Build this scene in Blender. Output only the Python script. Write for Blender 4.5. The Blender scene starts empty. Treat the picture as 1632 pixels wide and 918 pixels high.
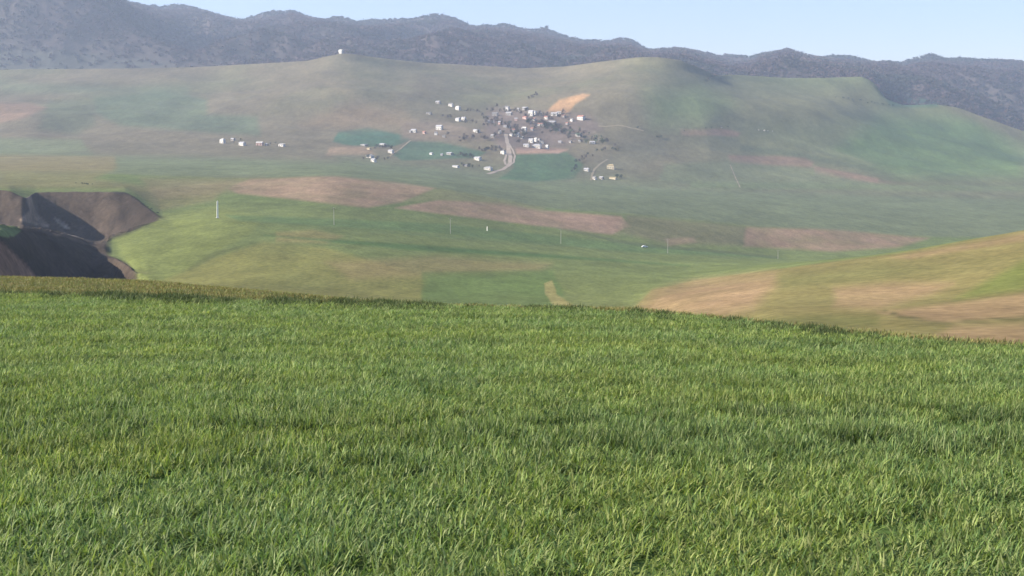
import bpy, math, random
import numpy as np

rnd = random.Random(11)
rs = np.random.RandomState(7)
SC = bpy.context.scene
COL = SC.collection

# ------------------------------------------------------------------ camera, world, sun, exposure
F, CU, CV, EYE = 2242.0, 816.0, 459.0, 1.7          # focal length and centre in photograph pixels, eye height
PITCH = math.atan((CV - 200.0) / F)
cam_d = bpy.data.cameras.new('camera')
cam_d.sensor_width = 36.0
cam_d.lens = 36.0 * F / 1632.0
cam_d.clip_start = 0.2
cam_d.clip_end = 60000.0
cam = bpy.data.objects.new('camera', cam_d)
cam.location = (0, 0, EYE)
cam.rotation_euler = (math.pi / 2 - PITCH, 0, 0)
COL.objects.link(cam)
SC.camera = cam

SUN_AZ = math.radians(-97.0)      # measured from the view direction (+Y) towards +X
SUN_EL = math.radians(27.0)
w = bpy.data.worlds.new('World')
SC.world = w
w.use_nodes = True
nt = w.node_tree
bg = nt.nodes['Background']
sky = nt.nodes.new('ShaderNodeTexSky')
sky.sky_type = 'NISHITA'
sky.sun_disc = False
sky.sun_elevation = SUN_EL
sky.sun_rotation = SUN_AZ
sky.altitude = 400
sky.air_density = 1.0
sky.dust_density = 0.35
sky.ozone_density = 5.0
tintn = nt.nodes.new('ShaderNodeVectorMath'); tintn.operation = 'MULTIPLY'; tintn.inputs[1].default_value = (1.12, .955, 1.03)
nt.links.new(sky.outputs[0], tintn.inputs[0]); nt.links.new(tintn.outputs[0], bg.inputs[0])
bg.inputs[1].default_value = 0.060

sd = bpy.data.lights.new('sun', 'SUN')
sd.energy = 4.6
sd.angle = math.radians(0.5)
sd.color = (1.0, 0.90, 0.76)
so = bpy.data.objects.new('sun', sd)
COL.objects.link(so)
from mathutils import Vector
to_sun = Vector((math.sin(SUN_AZ) * math.cos(SUN_EL), math.cos(SUN_AZ) * math.cos(SUN_EL), math.sin(SUN_EL)))
so.rotation_euler = to_sun.to_track_quat('Z', 'Y').to_euler()

vs = SC.view_settings
vs.view_transform = 'Standard'
vs.look = 'None'
vs.gamma = 1.0
vs.use_curve_mapping = False
vs.exposure = 1.65
SC.cycles.use_denoising = True
SC.cycles.max_bounces = 6
SC.cycles.volume_bounces = 1
SC.cycles.transparent_max_bounces = 4

HAZE_DENSITY = 8.8e-5

# ------------------------------------------------------------------ small helpers
def pix_dir(u, v):
    u = np.asarray(u, float); v = np.asarray(v, float)
    x = (u - CU) / F; y = (CV - v) / F
    dy = math.cos(PITCH) + y * math.sin(PITCH)
    dz = -math.sin(PITCH) + y * math.cos(PITCH)
    return x / dy, dz / dy                      # X/Y and (Z-EYE)/Y

def project(X, Y, Z):
    Z = Z - EYE
    fwd = Y * math.cos(PITCH) - Z * math.sin(PITCH)
    up = Y * math.sin(PITCH) + Z * math.cos(PITCH)
    return CU + F * X / fwd, CV - F * up / fwd

_perm = rs.permutation(512)
_perm = np.concatenate([_perm, _perm, _perm])
_ang = rs.rand(512) * 2 * np.pi
def perlin(x, y):
    xi = np.floor(x).astype(int); yi = np.floor(y).astype(int)
    xf = x - xi; yf = y - yi
    xi &= 511; yi &= 511
    def g(ix, iy, dx, dy):
        h = _perm[(_perm[ix & 511] + iy) & 511]
        return np.cos(_ang[h]) * dx + np.sin(_ang[h]) * dy
    s = xf * xf * xf * (xf * (xf * 6 - 15) + 10)
    t = yf * yf * yf * (yf * (yf * 6 - 15) + 10)
    a = g(xi, yi, xf, yf) * (1 - s) + g(xi + 1, yi, xf - 1, yf) * s
    b = g(xi, yi + 1, xf, yf - 1) * (1 - s) + g(xi + 1, yi + 1, xf - 1, yf - 1) * s
    return (a * (1 - t) + b * t) * 1.4
def fbm(x, y, octv=4, gain=0.5):
    r = 0.0; amp = 1.0; tot = 0.0
    for k in range(octv):
        r = r + amp * perlin(x * 2 ** k + 17.3 * k, y * 2 ** k - 9.1 * k)
        tot += amp; amp *= gain
    return r / tot
def ridged(x, y, octv=4):
    r = 0.0; amp = 1.0; tot = 0.0
    for k in range(octv):
        r = r + amp * (1 - 2 * np.abs(perlin(x * 2 ** k + 31.7 * k, y * 2 ** k + 5.3 * k)))
        tot += amp; amp *= 0.5
    return r / tot
def sstep(a, b, x):
    t = np.clip((x - a) / (b - a), 0, 1)
    return t * t * (3 - 2 * t)

# ------------------------------------------------------------------ terrain: iso-feature curves, near to far
# each curve: list of (u, v, forward distance); u, v are photograph pixels of the feature
NEAR_SLOPE = 0.08
def plane_Y(u, v):
    a, s = pix_dir(u, v)
    return 1.7 / (-s - NEAR_SLOPE)

EDGE = [(-900, 452), (-300, 462), (0, 470), (300, 480), (600, 488), (900, 495), (1100, 507), (1300, 530), (1450, 545), (1632, 560), (2000, 588), (2600, 620)]
BROW = [(-900, 430), (-300, 438), (0, 441), (100, 444), (230, 448), (400, 464), (600, 483), (816, 490), (1000, 494), (1100, 503), (1300, 526), (1450, 541), (1632, 556), (2000, 584), (2600, 616)]

C_V0 = [(-900, 480, 290), (-200, 478, 300), (60, 476, 300), (170, 470, 330), (225, 456, 390), (260, 452, 400), (400, 466, 372), (533, 479, 352), (700, 488, 345), (893, 494, 340), (1005, 492, 335), (1100, 502, 230), (1240, 517, 150), (1450, 539, 100), (1632, 554, 80), (2000, 582, 60), (2600, 612, 50)]
C_A = [(-900, 470, 300), (-60, 470, 310), (0, 478, 330), (45, 492, 370), (100, 505, 415), (150, 500, 455), (185, 484, 465), (210, 455, 430), (235, 445, 420), (300, 441, 425), (400, 452, 402), (533, 455, 415), (893, 468, 430), (1005, 472, 410), (1100, 474, 310), (1240, 472, 250), (1632, 470, 170), (2000, 478, 140), (2600, 490, 120)]
C_B = [(-900, 348, 380), (-60, 356, 395), (0, 362, 411), (30, 370, 436), (75, 380, 484), (110, 388, 508), (150, 401, 530), (185, 412, 508), (205, 424, 480), (216, 438, 446), (235, 438, 440), (300, 424, 470), (400, 418, 480), (533, 415, 500), (893, 432, 560), (1005, 440, 560), (1100, 450, 500), (1240, 430, 420), (1430, 404, 410), (1632, 367, 400), (2000, 310, 380), (2600, 250, 360)]
C_L = [(-900, 352, 400), (-60, 360, 415), (0, 366, 432), (30, 367, 456), (75, 374, 508), (110, 380, 540), (150, 392, 568), (168, 388, 582), (176, 381, 600), (200, 374, 615), (230, 361, 650), (256, 351, 690), (275, 352, 690), (300, 352, 672), (346, 352, 650), (533, 366, 680), (717, 380, 760), (893, 396, 820), (1065, 410, 850), (1240, 418, 860), (1430, 410, 640), (1632, 398, 600), (2000, 380, 600), (2600, 350, 600)]
C_D = [(-900, 372, 745), (-60, 372, 750), (0, 374, 760), (40, 376, 757), (53, 378, 803), (100, 380, 803), (150, 390, 788), (176, 390, 770), (200, 384, 755), (230, 368, 735), (256, 352, 722), (275, 349.5, 720), (300, 348, 715), (346, 346, 705), (533, 358, 720), (717, 372, 807), (893, 388, 877), (1065, 403, 917), (1240, 412, 1000), (1430, 407, 1050), (1632, 394, 1100), (2000, 390, 1150), (2600, 380, 1150)]
C_R = [(-900, 302, 790), (-60, 302, 795), (0, 303, 800), (15, 305, 795), (42, 316, 788), (56, 307, 842), (120, 305.5, 850), (200, 306, 850), (215, 314, 830), (235, 329, 795), (256, 346, 752), (275, 344.5, 758), (300, 342, 768), (346, 336, 790), (533, 336, 830), (717, 353, 910), (893, 370, 970), (1065, 388, 1010), (1240, 399, 1090), (1430, 398, 1130), (1632, 388, 1180), (2000, 386, 1220), (2600, 376, 1220)]
C_5 = [(-900, 272, 1050), (0, 276, 1060), (185, 277, 1080), (370, 284, 1120), (533, 281, 1150), (700, 300, 1160), (870, 332, 1180), (1000, 340, 1200), (1200, 360, 1230), (1480, 377, 1280), (1632, 380, 1300), (2000, 380, 1300), (2600, 370, 1300)]
C_6 = [(-900, 240, 1600), (-200, 242, 1620), (300, 251, 1650), (533, 257, 1650), (780, 284, 1680), (1000, 300, 1700), (1300, 318, 1750), (1632, 330, 1780), (2600, 335, 1800)]
C_7 = [(-900, 195, 2050), (-200, 203, 2050), (300, 216, 2080), (533, 216, 2080), (800, 221, 2100), (1000, 236, 2120), (1300, 255, 2230), (1632, 272, 2300), (2600, 290, 2300)]
C_8 = [(-900, 130, 2500), (-200, 148, 2450), (300, 165, 2450), (480, 158, 2400), (545, 140, 2480), (640, 150, 2500), (800, 160, 2550), (940, 150, 2450), (1030, 145, 2430), (1150, 164, 2450), (1300, 176, 2600), (1400, 200, 2650), (1632, 235, 2700), (2600, 250, 2700)]
C_9 = [(-900, 112, 2950), (0, 112, 2900), (200, 109, 2900), (310, 107, 2900), (420, 101, 2880), (490, 97, 2860), (520, 90, 2840), (545, 85, 2830), (565, 86, 2840), (600, 92, 2880), (680, 101, 2950), (830, 109, 3000), (900, 106, 2960), (960, 98, 2850), (1020, 91, 2760), (1050, 91, 2740), (1085, 96, 2740), (1125, 112, 2760), (1140, 121, 2800), (1165, 119, 2900), (1200, 121, 2950), (1250, 124, 3000), (1300, 125, 3020), (1340, 123, 3020), (1375, 122, 3000), (1395, 132, 2980), (1410, 157, 2940), (1440, 168, 2900), (1490, 166, 2900), (1530, 172, 2880), (1570, 188, 2850), (1632, 214, 2800), (2000, 240, 2800), (2600, 250, 2800)]
C_10 = [(u, v + 9, y + 170) for u, v, y in C_9]
C_M0 = [(u, v + 4, 3420) for u, v, y in C_9]
C_S = [(-900, -190, 3900), (-300, -110, 3850), (0, -60, 3800), (100, -30, 3750), (147, 0, 3720), (200, 40, 3680), (230, 60, 3650), (312, 106, 3620), (360, 100, 3700), (465, 86, 3800), (560, 74, 3800), (640, 84, 3800), (760, 92, 3800), (900, 92, 3800), (1000, 80, 3800), (1130, 108, 3800), (1250, 112, 3800), (1380, 116, 3800), (1480, 150, 3800), (1632, 190, 3800), (2600, 230, 3800)]
C_G = [(-900, -150, 4150), (-300, -90, 4100), (0, -60, 4050), (120, -35, 4000), (170, -4, 3980), (187, 10, 3970), (215, 32, 3950), (240, 52, 3930), (302, 100, 3900), (360, 92, 3950), (465, 74, 4050), (560, 66, 4050), (640, 74, 4050), (760, 82, 4050), (900, 84, 4050), (1000, 76, 4050), (1130, 100, 4050), (1250, 102, 4050), (1380, 112, 4050), (1480, 136, 4050), (1632, 168, 4050), (2600, 200, 4050)]
C_M1 = [(-900, -160, 4600), (-300, -90, 4600), (0, -25, 4600), (150, 5, 4600), (255, 45, 4600), (330, 55, 4600), (465, 46, 4650), (560, 54, 4650), (640, 56, 4650), (760, 62, 4650), (900, 74, 4650), (1000, 72, 4650), (1110, 86, 4650), (1180, 99, 4650), (1255, 88, 4650), (1380, 104, 4650), (1480, 112, 4650), (1632, 130, 4650), (2600, 150, 4650)]
C_M2 = [(-900, -170, 5300), (-300, -100, 5300), (0, -40, 5300), (150, -12, 5300), (225, 5, 5300), (255, 15, 5280), (300, 13, 5260), (330, 16, 5250), (385, 33, 5250), (420, 26, 5240), (465, 18, 5230), (500, 27, 5230), (560, 34, 5230), (640, 36, 5220), (690, 31, 5200), (715, 29, 5200), (745, 40, 5220), (800, 44, 5240), (870, 53, 5240), (925, 66, 5240), (1000, 67, 5240), (1035, 77, 5260), (1080, 73, 5230), (1110, 79, 5220), (1160, 95, 5240), (1195, 95, 5240), (1215, 85, 5200), (1255, 75, 5180), (1285, 86, 5200), (1350, 95, 5240), (1395, 97, 5240), (1415, 95, 5240), (1440, 102, 5260), (1480, 92, 5230), (1520, 95, 5230), (1560, 94, 5230), (1632, 99, 5230), (1900, 105, 5230), (2600, 115, 5230)]
C_M2 = [(u, v + 4.5, y) for u, v, y in C_M2]
C_M3 = [(u, v + 60, 5750) for u, v, y in C_M2]

na_in = 940
a_in = np.linspace(-0.385, 0.385, na_in)
a_l = -0.385 - np.cumsum(np.geomspace(0.001, 0.075, 54))
A = np.concatenate([a_l[::-1], a_in, -a_l])
NC = len(A)

def curve(lst, sm=7):
    l = np.array(lst, float)
    a, s = pix_dir(l[:, 0], l[:, 1])
    Y = l[:, 2]
    o = np.argsort(a)
    a, s, Y = a[o], s[o], Y[o]
    # smooth the polyline a little
    aa = np.interp(A, a, Y); ss = np.interp(A, a, s)
    k = np.hanning(sm + 2)[1:-1]; k /= k.sum(); hw = sm // 2
    pad = lambda q: np.concatenate([np.full(hw, q[0]), q, np.full(hw, q[-1])])
    aa = np.convolve(pad(aa), k, 'valid'); ss = np.convolve(pad(ss), k, 'valid')
    return aa, EYE + ss * aa

def vcurve(lst, n=71):
    a_, b_ = curve(lst, 7), curve(lst, n)
    wr = sstep(262, 340, CU + F * A)
    return a_[0] * (1 - wr) + b_[0] * wr, a_[1] * (1 - wr) + b_[1] * wr

def plane_curve(lst):
    l = [(u, v, float(plane_Y(u, v))) for u, v in lst]
    return curve(l)

near = lambda Y: (np.full(NC, Y), np.full(NC, -NEAR_SLOPE * Y))
E_y, E_z = plane_curve(EDGE)
B_y, B_z = plane_curve(BROW)
B_y = np.maximum(B_y, E_y + 1.0); B_z = np.minimum(-NEAR_SLOPE * B_y, EYE + (B_z - EYE) / np.maximum(B_y, 1) * B_y)
V0 = vcurve(C_V0, 31)
bs = (B_z - EYE) / B_y
d1y = B_y + (V0[0] - B_y) * 0.45
d1z = EYE + bs * d1y - (V0[0] - B_y) * 0.02 - 0.6
c8_, c9_ = curve(C_8, 161), curve(C_9, 101)
y85 = c8_[0] * .2 + c9_[0] * .8
c85 = (y85, EYE + y85 * ((c8_[1] - EYE) / c8_[0] * .25 + (c9_[1] - EYE) / c9_[0] * .75))
sep = [near(1.2), near(6.5), ((6.5 + E_y) / 2, -NEAR_SLOPE * (6.5 + E_y) / 2), (E_y, -NEAR_SLOPE * E_y), (B_y, B_z), (d1y, d1z), V0,
       vcurve(C_A), vcurve(C_B), vcurve(C_L), vcurve(C_D), vcurve(C_R), curve(C_5, 61), curve(C_6, 91), curve(C_7, 81), curve(C_8, 61), c85, curve(C_9, 13), curve(C_10, 41),
       curve(C_M0, 41), curve(C_S, 7), curve(C_G, 7), curve(C_M1, 61), curve(C_M2), curve(C_M3)]
segn = [8, 24, 30, 12, 6, 6, 14, 30, 44, 16, 28, 44, 34, 36, 36, 26, 14, 8, 8, 44, 16, 26, 40, 6]
KY = np.array([k[0] for k in sep]); KZ = np.array([k[1] for k in sep])
for i in range(1, len(KY)):
    KY[i] = np.maximum(KY[i], KY[i - 1] + 0.5)
h = np.diff(KY, axis=0); dl = np.diff(KZ, axis=0) / h
m = np.zeros_like(KZ)
m[0] = dl[0]; m[-1] = dl[-1]
same = dl[:-1] * dl[1:] > 0
w1 = 2 * h[1:] + h[:-1]; w2 = h[1:] + 2 * h[:-1]
with np.errstate(divide='ignore', invalid='ignore'):
    hm = (w1 + w2) / (w1 / dl[:-1] + w2 / dl[1:])
m[1:-1] = np.where(same, hm, 0)
Ucol = CU + F * A * 1.0
def lat(q, n):
    k = np.hanning(n + 2)[1:-1]; k /= k.sum(); hw = n // 2
    return np.convolve(np.concatenate([np.full(hw, q[0]), q, np.full(hw, q[-1])]), k, 'valid')
ravc = 1 - sstep(250, 330, Ucol)
for i in range(6, 17):
    sm_ = lat(m[i], 61)
    m[i] = sm_ if i in (11, 12) else m[i] * ravc + sm_ * (1 - ravc)
rowsY, rowsZ, rowsS = [], [], []
for i, n in enumerate(segn):
    for k in range(n):
        t = k / n
        y = KY[i] + h[i] * t
        z = ((2 * t**3 - 3 * t**2 + 1) * KZ[i] + (t**3 - 2 * t**2 + t) * h[i] * m[i] + (-2 * t**3 + 3 * t**2) * KZ[i + 1] + (t**3 - t**2) * h[i] * m[i + 1])
        rowsY.append(y); rowsZ.append(z); rowsS.append(i + t)
rowsY.append(KY[-1]); rowsZ.append(KZ[-1]); rowsS.append(float(len(segn)))
GY = np.array(rowsY); GZ = np.array(rowsZ); GS = np.repeat(np.array(rowsS)[:, None], NC, 1)
NR = len(GY)
GX = A[None, :] * GY
S_EDGE, S_BROW, S_V0, S_A, S_B, S_L, S_D, S_R, S_5, S_6, S_7, S_8, S_9, S_10, S_M0, S_S, S_G, S_M1, S_M2 = 3, 4, 6, 7, 8, 9, 10, 11, 12, 13, 14, 15, 17, 18, 19, 20, 21, 22, 23

# even out the flat fields beside the ravine
U0, V0p = project(GX, GY, GZ)
Wf = sstep(S_B + .08, S_B + .25, GS) * (1 - sstep(S_L - .22, S_L - .06, GS)) * sstep(188, 215, U0) * (1 - sstep(420, 480, U0))
Wf = np.maximum(Wf, sstep(S_R + .06, S_R + .45, GS) * (1 - sstep(S_5, S_5 + .5, GS)) * (1 - sstep(330, 420, U0)))
rows_ = np.nonzero(Wf.max(1) > 0)[0]
for r_ in rows_:
    GY[r_] = GY[r_] * (1 - Wf[r_]) + lat(GY[r_], 81) * Wf[r_]
    GZ[r_] = GZ[r_] * (1 - Wf[r_]) + lat(GZ[r_], 81) * Wf[r_]
GX = A[None, :] * GY
# relief on top of the curves
U0, V0p = project(GX, GY, GZ)
bump = lambda c, wd: np.exp(-((GS - c) / wd) ** 2)
# near field undulation
GZ += np.where(GS < S_EDGE, 0.035 * fbm(GX / 3.1, GY / 3.1, 3), 0)
# valley and hill undulation, vanishing on crests that have to stay put
valley = sstep(S_V0, S_V0 + 0.7, GS) * (1 - sstep(S_9 - 0.8, S_9, GS))
GZ += valley * (fbm(GX / 60, GY / 90, 3) * 0.9)
hills = sstep(S_6, S_7, GS) * (1 - sstep(S_9 - 0.6, S_9, GS))
GZ += hills * (fbm(GX / 330, GY / 300, 3) * 15 + ridged(GX / 210, GY / 500, 2) * 3)
# eroded banks of the ravine
rav_u = 1 - sstep(205, 262, U0)
rav = rav_u * sstep(S_A - 0.3, S_A + 0.2, GS) * (1 - sstep(S_R - 0.12, S_R, GS)) * (1 - 0.8 * bump(S_B, 0.12))
fieldlip = sstep(166, 180, U0) * sstep(S_B - .05, S_B + .1, GS) * (1 - sstep(S_L - .1, S_L + .05, GS))
rav = rav * (1 - fieldlip)
GZ += rav * (ridged(GX / 34 + GY / 40, GY / 60, 4) * 1.5 + fbm(GX / 6, GY / 9, 3) * .6)
# mountains: spurs and gullies
mt = sstep(S_M0, S_M0 + 0.8, GS) * (1 - bump(S_M2, 0.25) * 0.93) * (1 - bump(S_S, 0.35) * 0.85 * (1 - sstep(300, 420, U0)))
wx = GX + 70 * fbm(GX / 400, GY / 400, 2)
GZ += mt * (ridged(wx / 420 + 3.1, GY / 1100, 3) * 80 + fbm(GX / 110, GY / 130, 3) * 12)
GZ += bump(S_M2, 0.5) * fbm(GX / 60, GY / 60, 3) * 3
# no spur rises over the main ridge behind it
iM2 = int(np.argmin(np.abs(GS[:, 0] - S_M2)))
top = (GZ[iM2] - EYE) / GY[iM2]
lim_ = EYE + (top[None, :] - .0016 * np.clip(S_M2 - GS, 0, 9)) * GY
free = (GS < S_M0) | (GS > S_M2 - .02) | ((GS < S_G + .3) & (U0 < 330))
over = np.where(free, -1e3, GZ - lim_)
GZ -= np.where(free, 0, np.log1p(np.exp(np.clip(over / 12, -40, 40))) * 12)
U, V = project(GX, GY, GZ)

# ------------------------------------------------------------------ ground colours: what grows or is ploughed where (albedo)
LIN = lambda *c: np.array(c, float)
WHEAT = LIN(.060, .100, .026)
DRY = LIN(.135, .135, .050)
VGREEN = LIN(.104, .136, .046)
VOLIVE = LIN(.130, .130, .048)
DGREEN = LIN(.102, .122, .064)
BROWN = LIN(.205, .145, .095)
RED = LIN(.205, .140, .095)
TAN = LIN(.225, .155, .085)
HILL = LIN(.118, .103, .066)
HILLG = LIN(.100, .120, .055)
WOOD = LIN(.060, .046, .044)
SOIL = LIN(.052, .040, .031)
COLR = np.zeros((NR, NC, 3))
COLR[:] = WHEAT
def put(mask, c):
    global COLR
    COLR = COLR * (1 - mask[..., None]) + c * mask[..., None]
n1 = fbm(GX / 90, GY / 140, 4); n2 = fbm(GX / 300 + 9, GY / 400, 4); n3 = fbm(GX / 25, GY / 60 + 4, 3)
put(sstep(S_EDGE - .02, S_EDGE + .08, GS) * (1 - .8 * sstep(350, 620, U)), DRY)
put(sstep(S_BROW, S_BROW + .5, GS), VOLIVE)
put(sstep(S_V0 - .2, S_V0 + .3, GS), VGREEN * .6 + VOLIVE * .4)
put(sstep(S_V0, S_L, GS) * .6, VGREEN)
put(sstep(S_R - .1, S_R + .5, GS), VGREEN * .9)
put(sstep(S_5 - .05, S_5 + .05, GS), DGREEN)
put(sstep(S_6 - .1, S_6 + .7, GS), HILL)
put(sstep(S_6, S_7 + .3, GS) * sstep(900, 1350, U) * .75, HILLG)
put(sstep(S_7, S_8, GS) * sstep(950, 1400, U) * .5, HILLG)
put(sstep(S_10 - .1, S_10 + .3, GS), WOOD); put(sstep(S_10, S_10 + .3, GS) * np.clip(n2 * 1.4 + .2, 0, .8), LIN(.046, .048, .044))
put(sstep(S_7, S_8, GS) * (1 - sstep(S_9, S_9 + .2, GS)) * np.clip(n2 * 1.2 + .1, 0, .7), HILLG * .9)

PIECES = {}           # name -> list of face masks to cut out as ground pieces of their own
VMASK = []
def inside(poly, u, v):
    p = np.array(poly, float); n = len(p)
    inn = np.zeros(u.shape, bool); d2 = np.full(u.shape, 1e18)
    for i in range(n):
        x1, y1 = p[i]; x2, y2 = p[(i + 1) % n]
        with np.errstate(divide='ignore', invalid='ignore'):
            c = ((y1 > v) != (y2 > v)) & (u < (x2 - x1) * (v - y1) / (y2 - y1 if y2 != y1 else 1e-9) + x1)
        inn ^= c
        L = (x2 - x1) ** 2 + (y2 - y1) ** 2 + 1e-9
        t = np.clip(((u - x1) * (x2 - x1) + (v - y1) * (y2 - y1)) / L, 0, 1)
        d2 = np.minimum(d2, (u - x1 - t * (x2 - x1)) ** 2 + (v - y1 - t * (y2 - y1)) ** 2)
    d = np.sqrt(d2)
    return np.where(inn, d, -d)
def patch(poly, c, z0, z1, feather=2.0, mix=1.0, name=None, wob=1.6, noise=0.12):
    p = np.array(poly, float)
    q = (GS >= z0) & (GS <= z1) & (U > p[:, 0].min() - 25) & (U < p[:, 0].max() + 25) & (V > p[:, 1].min() - 15) & (V < p[:, 1].max() + 15)
    u = U[q] + wob * 2.0 * n3[q]; v = V[q] + wob * 1.0 * n1[q]
    d = inside(poly, u, v)
    al = sstep(-feather, feather, d) * mix
    if noise: al = al * np.clip(1 - noise + 1.6 * noise * n3[q] + noise * .6, 0, 1)
    global COLR
    COLR[q] = COLR[q] * (1 - al[:, None]) + np.asarray(c) * al[:, None]
    if name:
        mk = np.zeros((NR, NC), bool); mk[q] = d > 0
        PIECES.setdefault(name, []).append(mk)

VZ = (S_V0 - .3, S_6)
FZ = (S_5, S_9)
# --- near valley
patch([(180, 380), (260, 342), (345, 330), (420, 345), (400, 372), (330, 410), (270, 448), (215, 448)], VGREEN * 1.0 + LIN(.03, .02, 0), *VZ, feather=6, mix=.8)
patch([(255, 450), (330, 415), (420, 385), (520, 395), (680, 440), (672, 486), (480, 482)], LIN(.150, .145, .045), *VZ, feather=5, mix=.85, noise=.25)
patch([(440, 370), (500, 366), (548, 376), (520, 388), (440, 386)], LIN(.185, .150, .06), *VZ, feather=4, mix=.6)
patch([(520, 418), (700, 408), (880, 420), (860, 432), (690, 440), (560, 445)], LIN(.19, .145, .07), *VZ, feather=8, mix=.55)
patch([(672, 433), (880, 431), (900, 470), (870, 494), (672, 488)], LIN(.070, .118, .034), *VZ, feather=4, mix=.6, noise=.2)
patch([(868, 452), (880, 447), (888, 470), (925, 492), (885, 490), (870, 470)], LIN(.22, .19, .075), *VZ, feather=2, mix=.8)
patch([(360, 342), (700, 356), (1000, 388), (1250, 412), (1000, 402), (700, 372), (380, 352)], LIN(.075, .125, .045), *VZ, feather=3, mix=.7)
patch([(420, 375), (700, 392), (1000, 416), (1100, 424), (900, 412), (650, 398)], LIN(.04, .095, .03), *VZ, feather=3, mix=.7)
patch([(500, 362), (800, 380), (1000, 400), (800, 386)], LIN(.09, .13, .05), *VZ, feather=2, mix=.6)
patch([(298, 428), (345, 400), (392, 390), (380, 396), (345, 408), (302, 432)], LIN(.075, .085, .03), *VZ, feather=2, mix=.6)
patch([(860, 357), (1000, 385), (1240, 408), (1240, 412), (1000, 391)], LIN(.06, .07, .04), *VZ, feather=1.5, mix=.5)
# --- ploughed strips beyond the pole line
patch([(362, 300), (400, 285), (540, 280), (640, 290), (695, 300), (640, 322), (585, 331), (470, 318), (380, 308)], BROWN, S_D, S_6, name='ploughed_field', noise=.2, feather=3)
patch([(630, 331), (700, 318), (800, 322), (868, 336), (990, 345), (1005, 360), (975, 374), (860, 360), (740, 345)], BROWN * 1.06, S_D, S_6, name='ploughed_field', noise=.2, feather=2.5)
patch([(640, 322), (700, 300), (870, 330), (868, 338), (800, 326), (700, 318)], LIN(.15, .15, .07), S_D, S_6, feather=4, mix=.8)
patch([(868, 340), (990, 345), (985, 372), (900, 364)], LIN(.19, .125, .092), S_D, S_6, feather=9, mix=.6)
patch([(1000, 342), (1200, 362), (1200, 392), (1060, 388), (990, 372)], LIN(.12, .11, .06), S_D, S_6, feather=6, mix=.8)
patch([(1060, 380), (1105, 378), (1110, 386), (1065, 392)], BROWN, S_D - .3, S_6, feather=3, mix=.6)
patch([(1190, 362), (1330, 365), (1480, 380), (1430, 394), (1330, 401), (1185, 392)], BROWN * .95, S_D, S_6 - .6, name='ploughed_field', noise=.25, feather=4)
patch([(-900, 276), (180, 248), (190, 268), (150, 285), (260, 300), (370, 290), (340, 320), (255, 335), (205, 300), (-900, 296)], LIN(.135, .125, .055), S_R - .5, S_6 + .4, feather=5, mix=.85)
patch([(225, 285), (420, 283), (370, 305), (250, 318)], LIN(.17, .135, .075), S_R - .5, S_6, feather=8, mix=.6)
# --- far fields
patch([(-900, 245), (0, 245), (185, 250), (180, 272), (-900, 272)], LIN(.15, .128, .062), S_5 - .5, S_7, feather=3, mix=.8)
patch([(-900, 222), (0, 220), (130, 222), (140, 240), (0, 246), (-900, 246)], DGREEN * 1.1, S_5, S_8, feather=4, mix=.8)
patch([(190, 252), (360, 254), (520, 262), (700, 268), (700, 300), (530, 280), (300, 276), (186, 275)], DGREEN * 1.05, S_5 - .1, S_7, feather=4, mix=.8)
patch([(140, 228), (330, 232), (520, 240), (540, 258), (300, 250), (150, 248)], LIN(.115, .10, .065), S_5, S_8, feather=8, mix=.8)
patch([(540, 210), (585, 204), (640, 215), (655, 222), (625, 234), (560, 232), (530, 226)], LIN(.045, .092, .055), *FZ, name='green_field', feather=2)
patch([(652, 224), (700, 226), (775, 242), (760, 252), (640, 256), (628, 248)], LIN(.052, .098, .055), *FZ, name='green_field', feather=2, mix=.9)
patch([(525, 234), (580, 232), (600, 246), (520, 248)], BROWN, *FZ, feather=3, mix=.7)
patch([(820, 246), (905, 243), (930, 262), (915, 285), (850, 290), (795, 285), (818, 268)], LIN(.052, .100, .048), *FZ, name='green_field', feather=3, mix=.9)
patch([(822, 234), (880, 236), (906, 238), (890, 245), (822, 245)], LIN(.26, .17, .12), *FZ, name='ploughed_field', feather=2)
patch([(872, 178), (890, 160), (928, 150), (940, 152), (918, 165), (905, 180)], LIN(.33, .20, .10), S_7, S_9, name='ploughed_field', feather=3, mix=.95, noise=.15)
patch([(150, 155), (260, 145), (330, 158), (330, 182), (410, 186), (415, 215), (340, 212), (190, 200), (150, 178)], LIN(.070, .105, .058), S_6, S_9, name='green_field', feather=6, mix=.7)
patch([(-900, 160), (45, 164), (75, 172), (40, 188), (0, 196), (-900, 196)], RED * .9, S_6, S_9, name='ploughed_field', feather=4, mix=.85)
patch([(80, 160), (150, 160), (150, 200), (120, 215), (60, 205)], LIN(.07, .09, .05), S_6, S_9, feather=8, mix=.6)
patch([(0, 130), (300, 140), (300, 152), (100, 150), (0, 150)], LIN(.075, .11, .06), S_6, S_9, feather=8, mix=.5)
patch([(1085, 206), (1160, 206), (1180, 212), (1176, 218), (1085, 215)], RED * .85, *FZ, name='ploughed_field', feather=2)
patch([(1160, 247), (1280, 250), (1297, 258), (1294, 266), (1165, 260)], RED * .8, *FZ, name='ploughed_field', feather=2.5, mix=.9)
patch([(1296, 264), (1400, 284), (1400, 292), (1300, 279)], RED * .85, *FZ, name='ploughed_field', feather=2, mix=.9)
patch([(1380, 284), (1480, 296), (1480, 301), (1400, 292)], RED * .7, *FZ, feather=3, mix=.5)
patch([(1060, 262), (1160, 256), (1300, 272), (1400, 296), (1200, 296), (1050, 290)], DGREEN * 1.05, S_5, S_8, feather=5, mix=.7)
patch([(690, 296), (870, 292), (1100, 305), (1632, 318), (2600, 330), (2600, 372), (1480, 376), (1200, 358), (1000, 338), (870, 330)], DGREEN, S_5 - .05, S_7, feather=4, mix=.85)
patch([(1100, 290), (1632, 296), (1632, 306), (1100, 300)], LIN(.11, .145, .065), S_5, S_8, feather=4, mix=.6)
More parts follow.
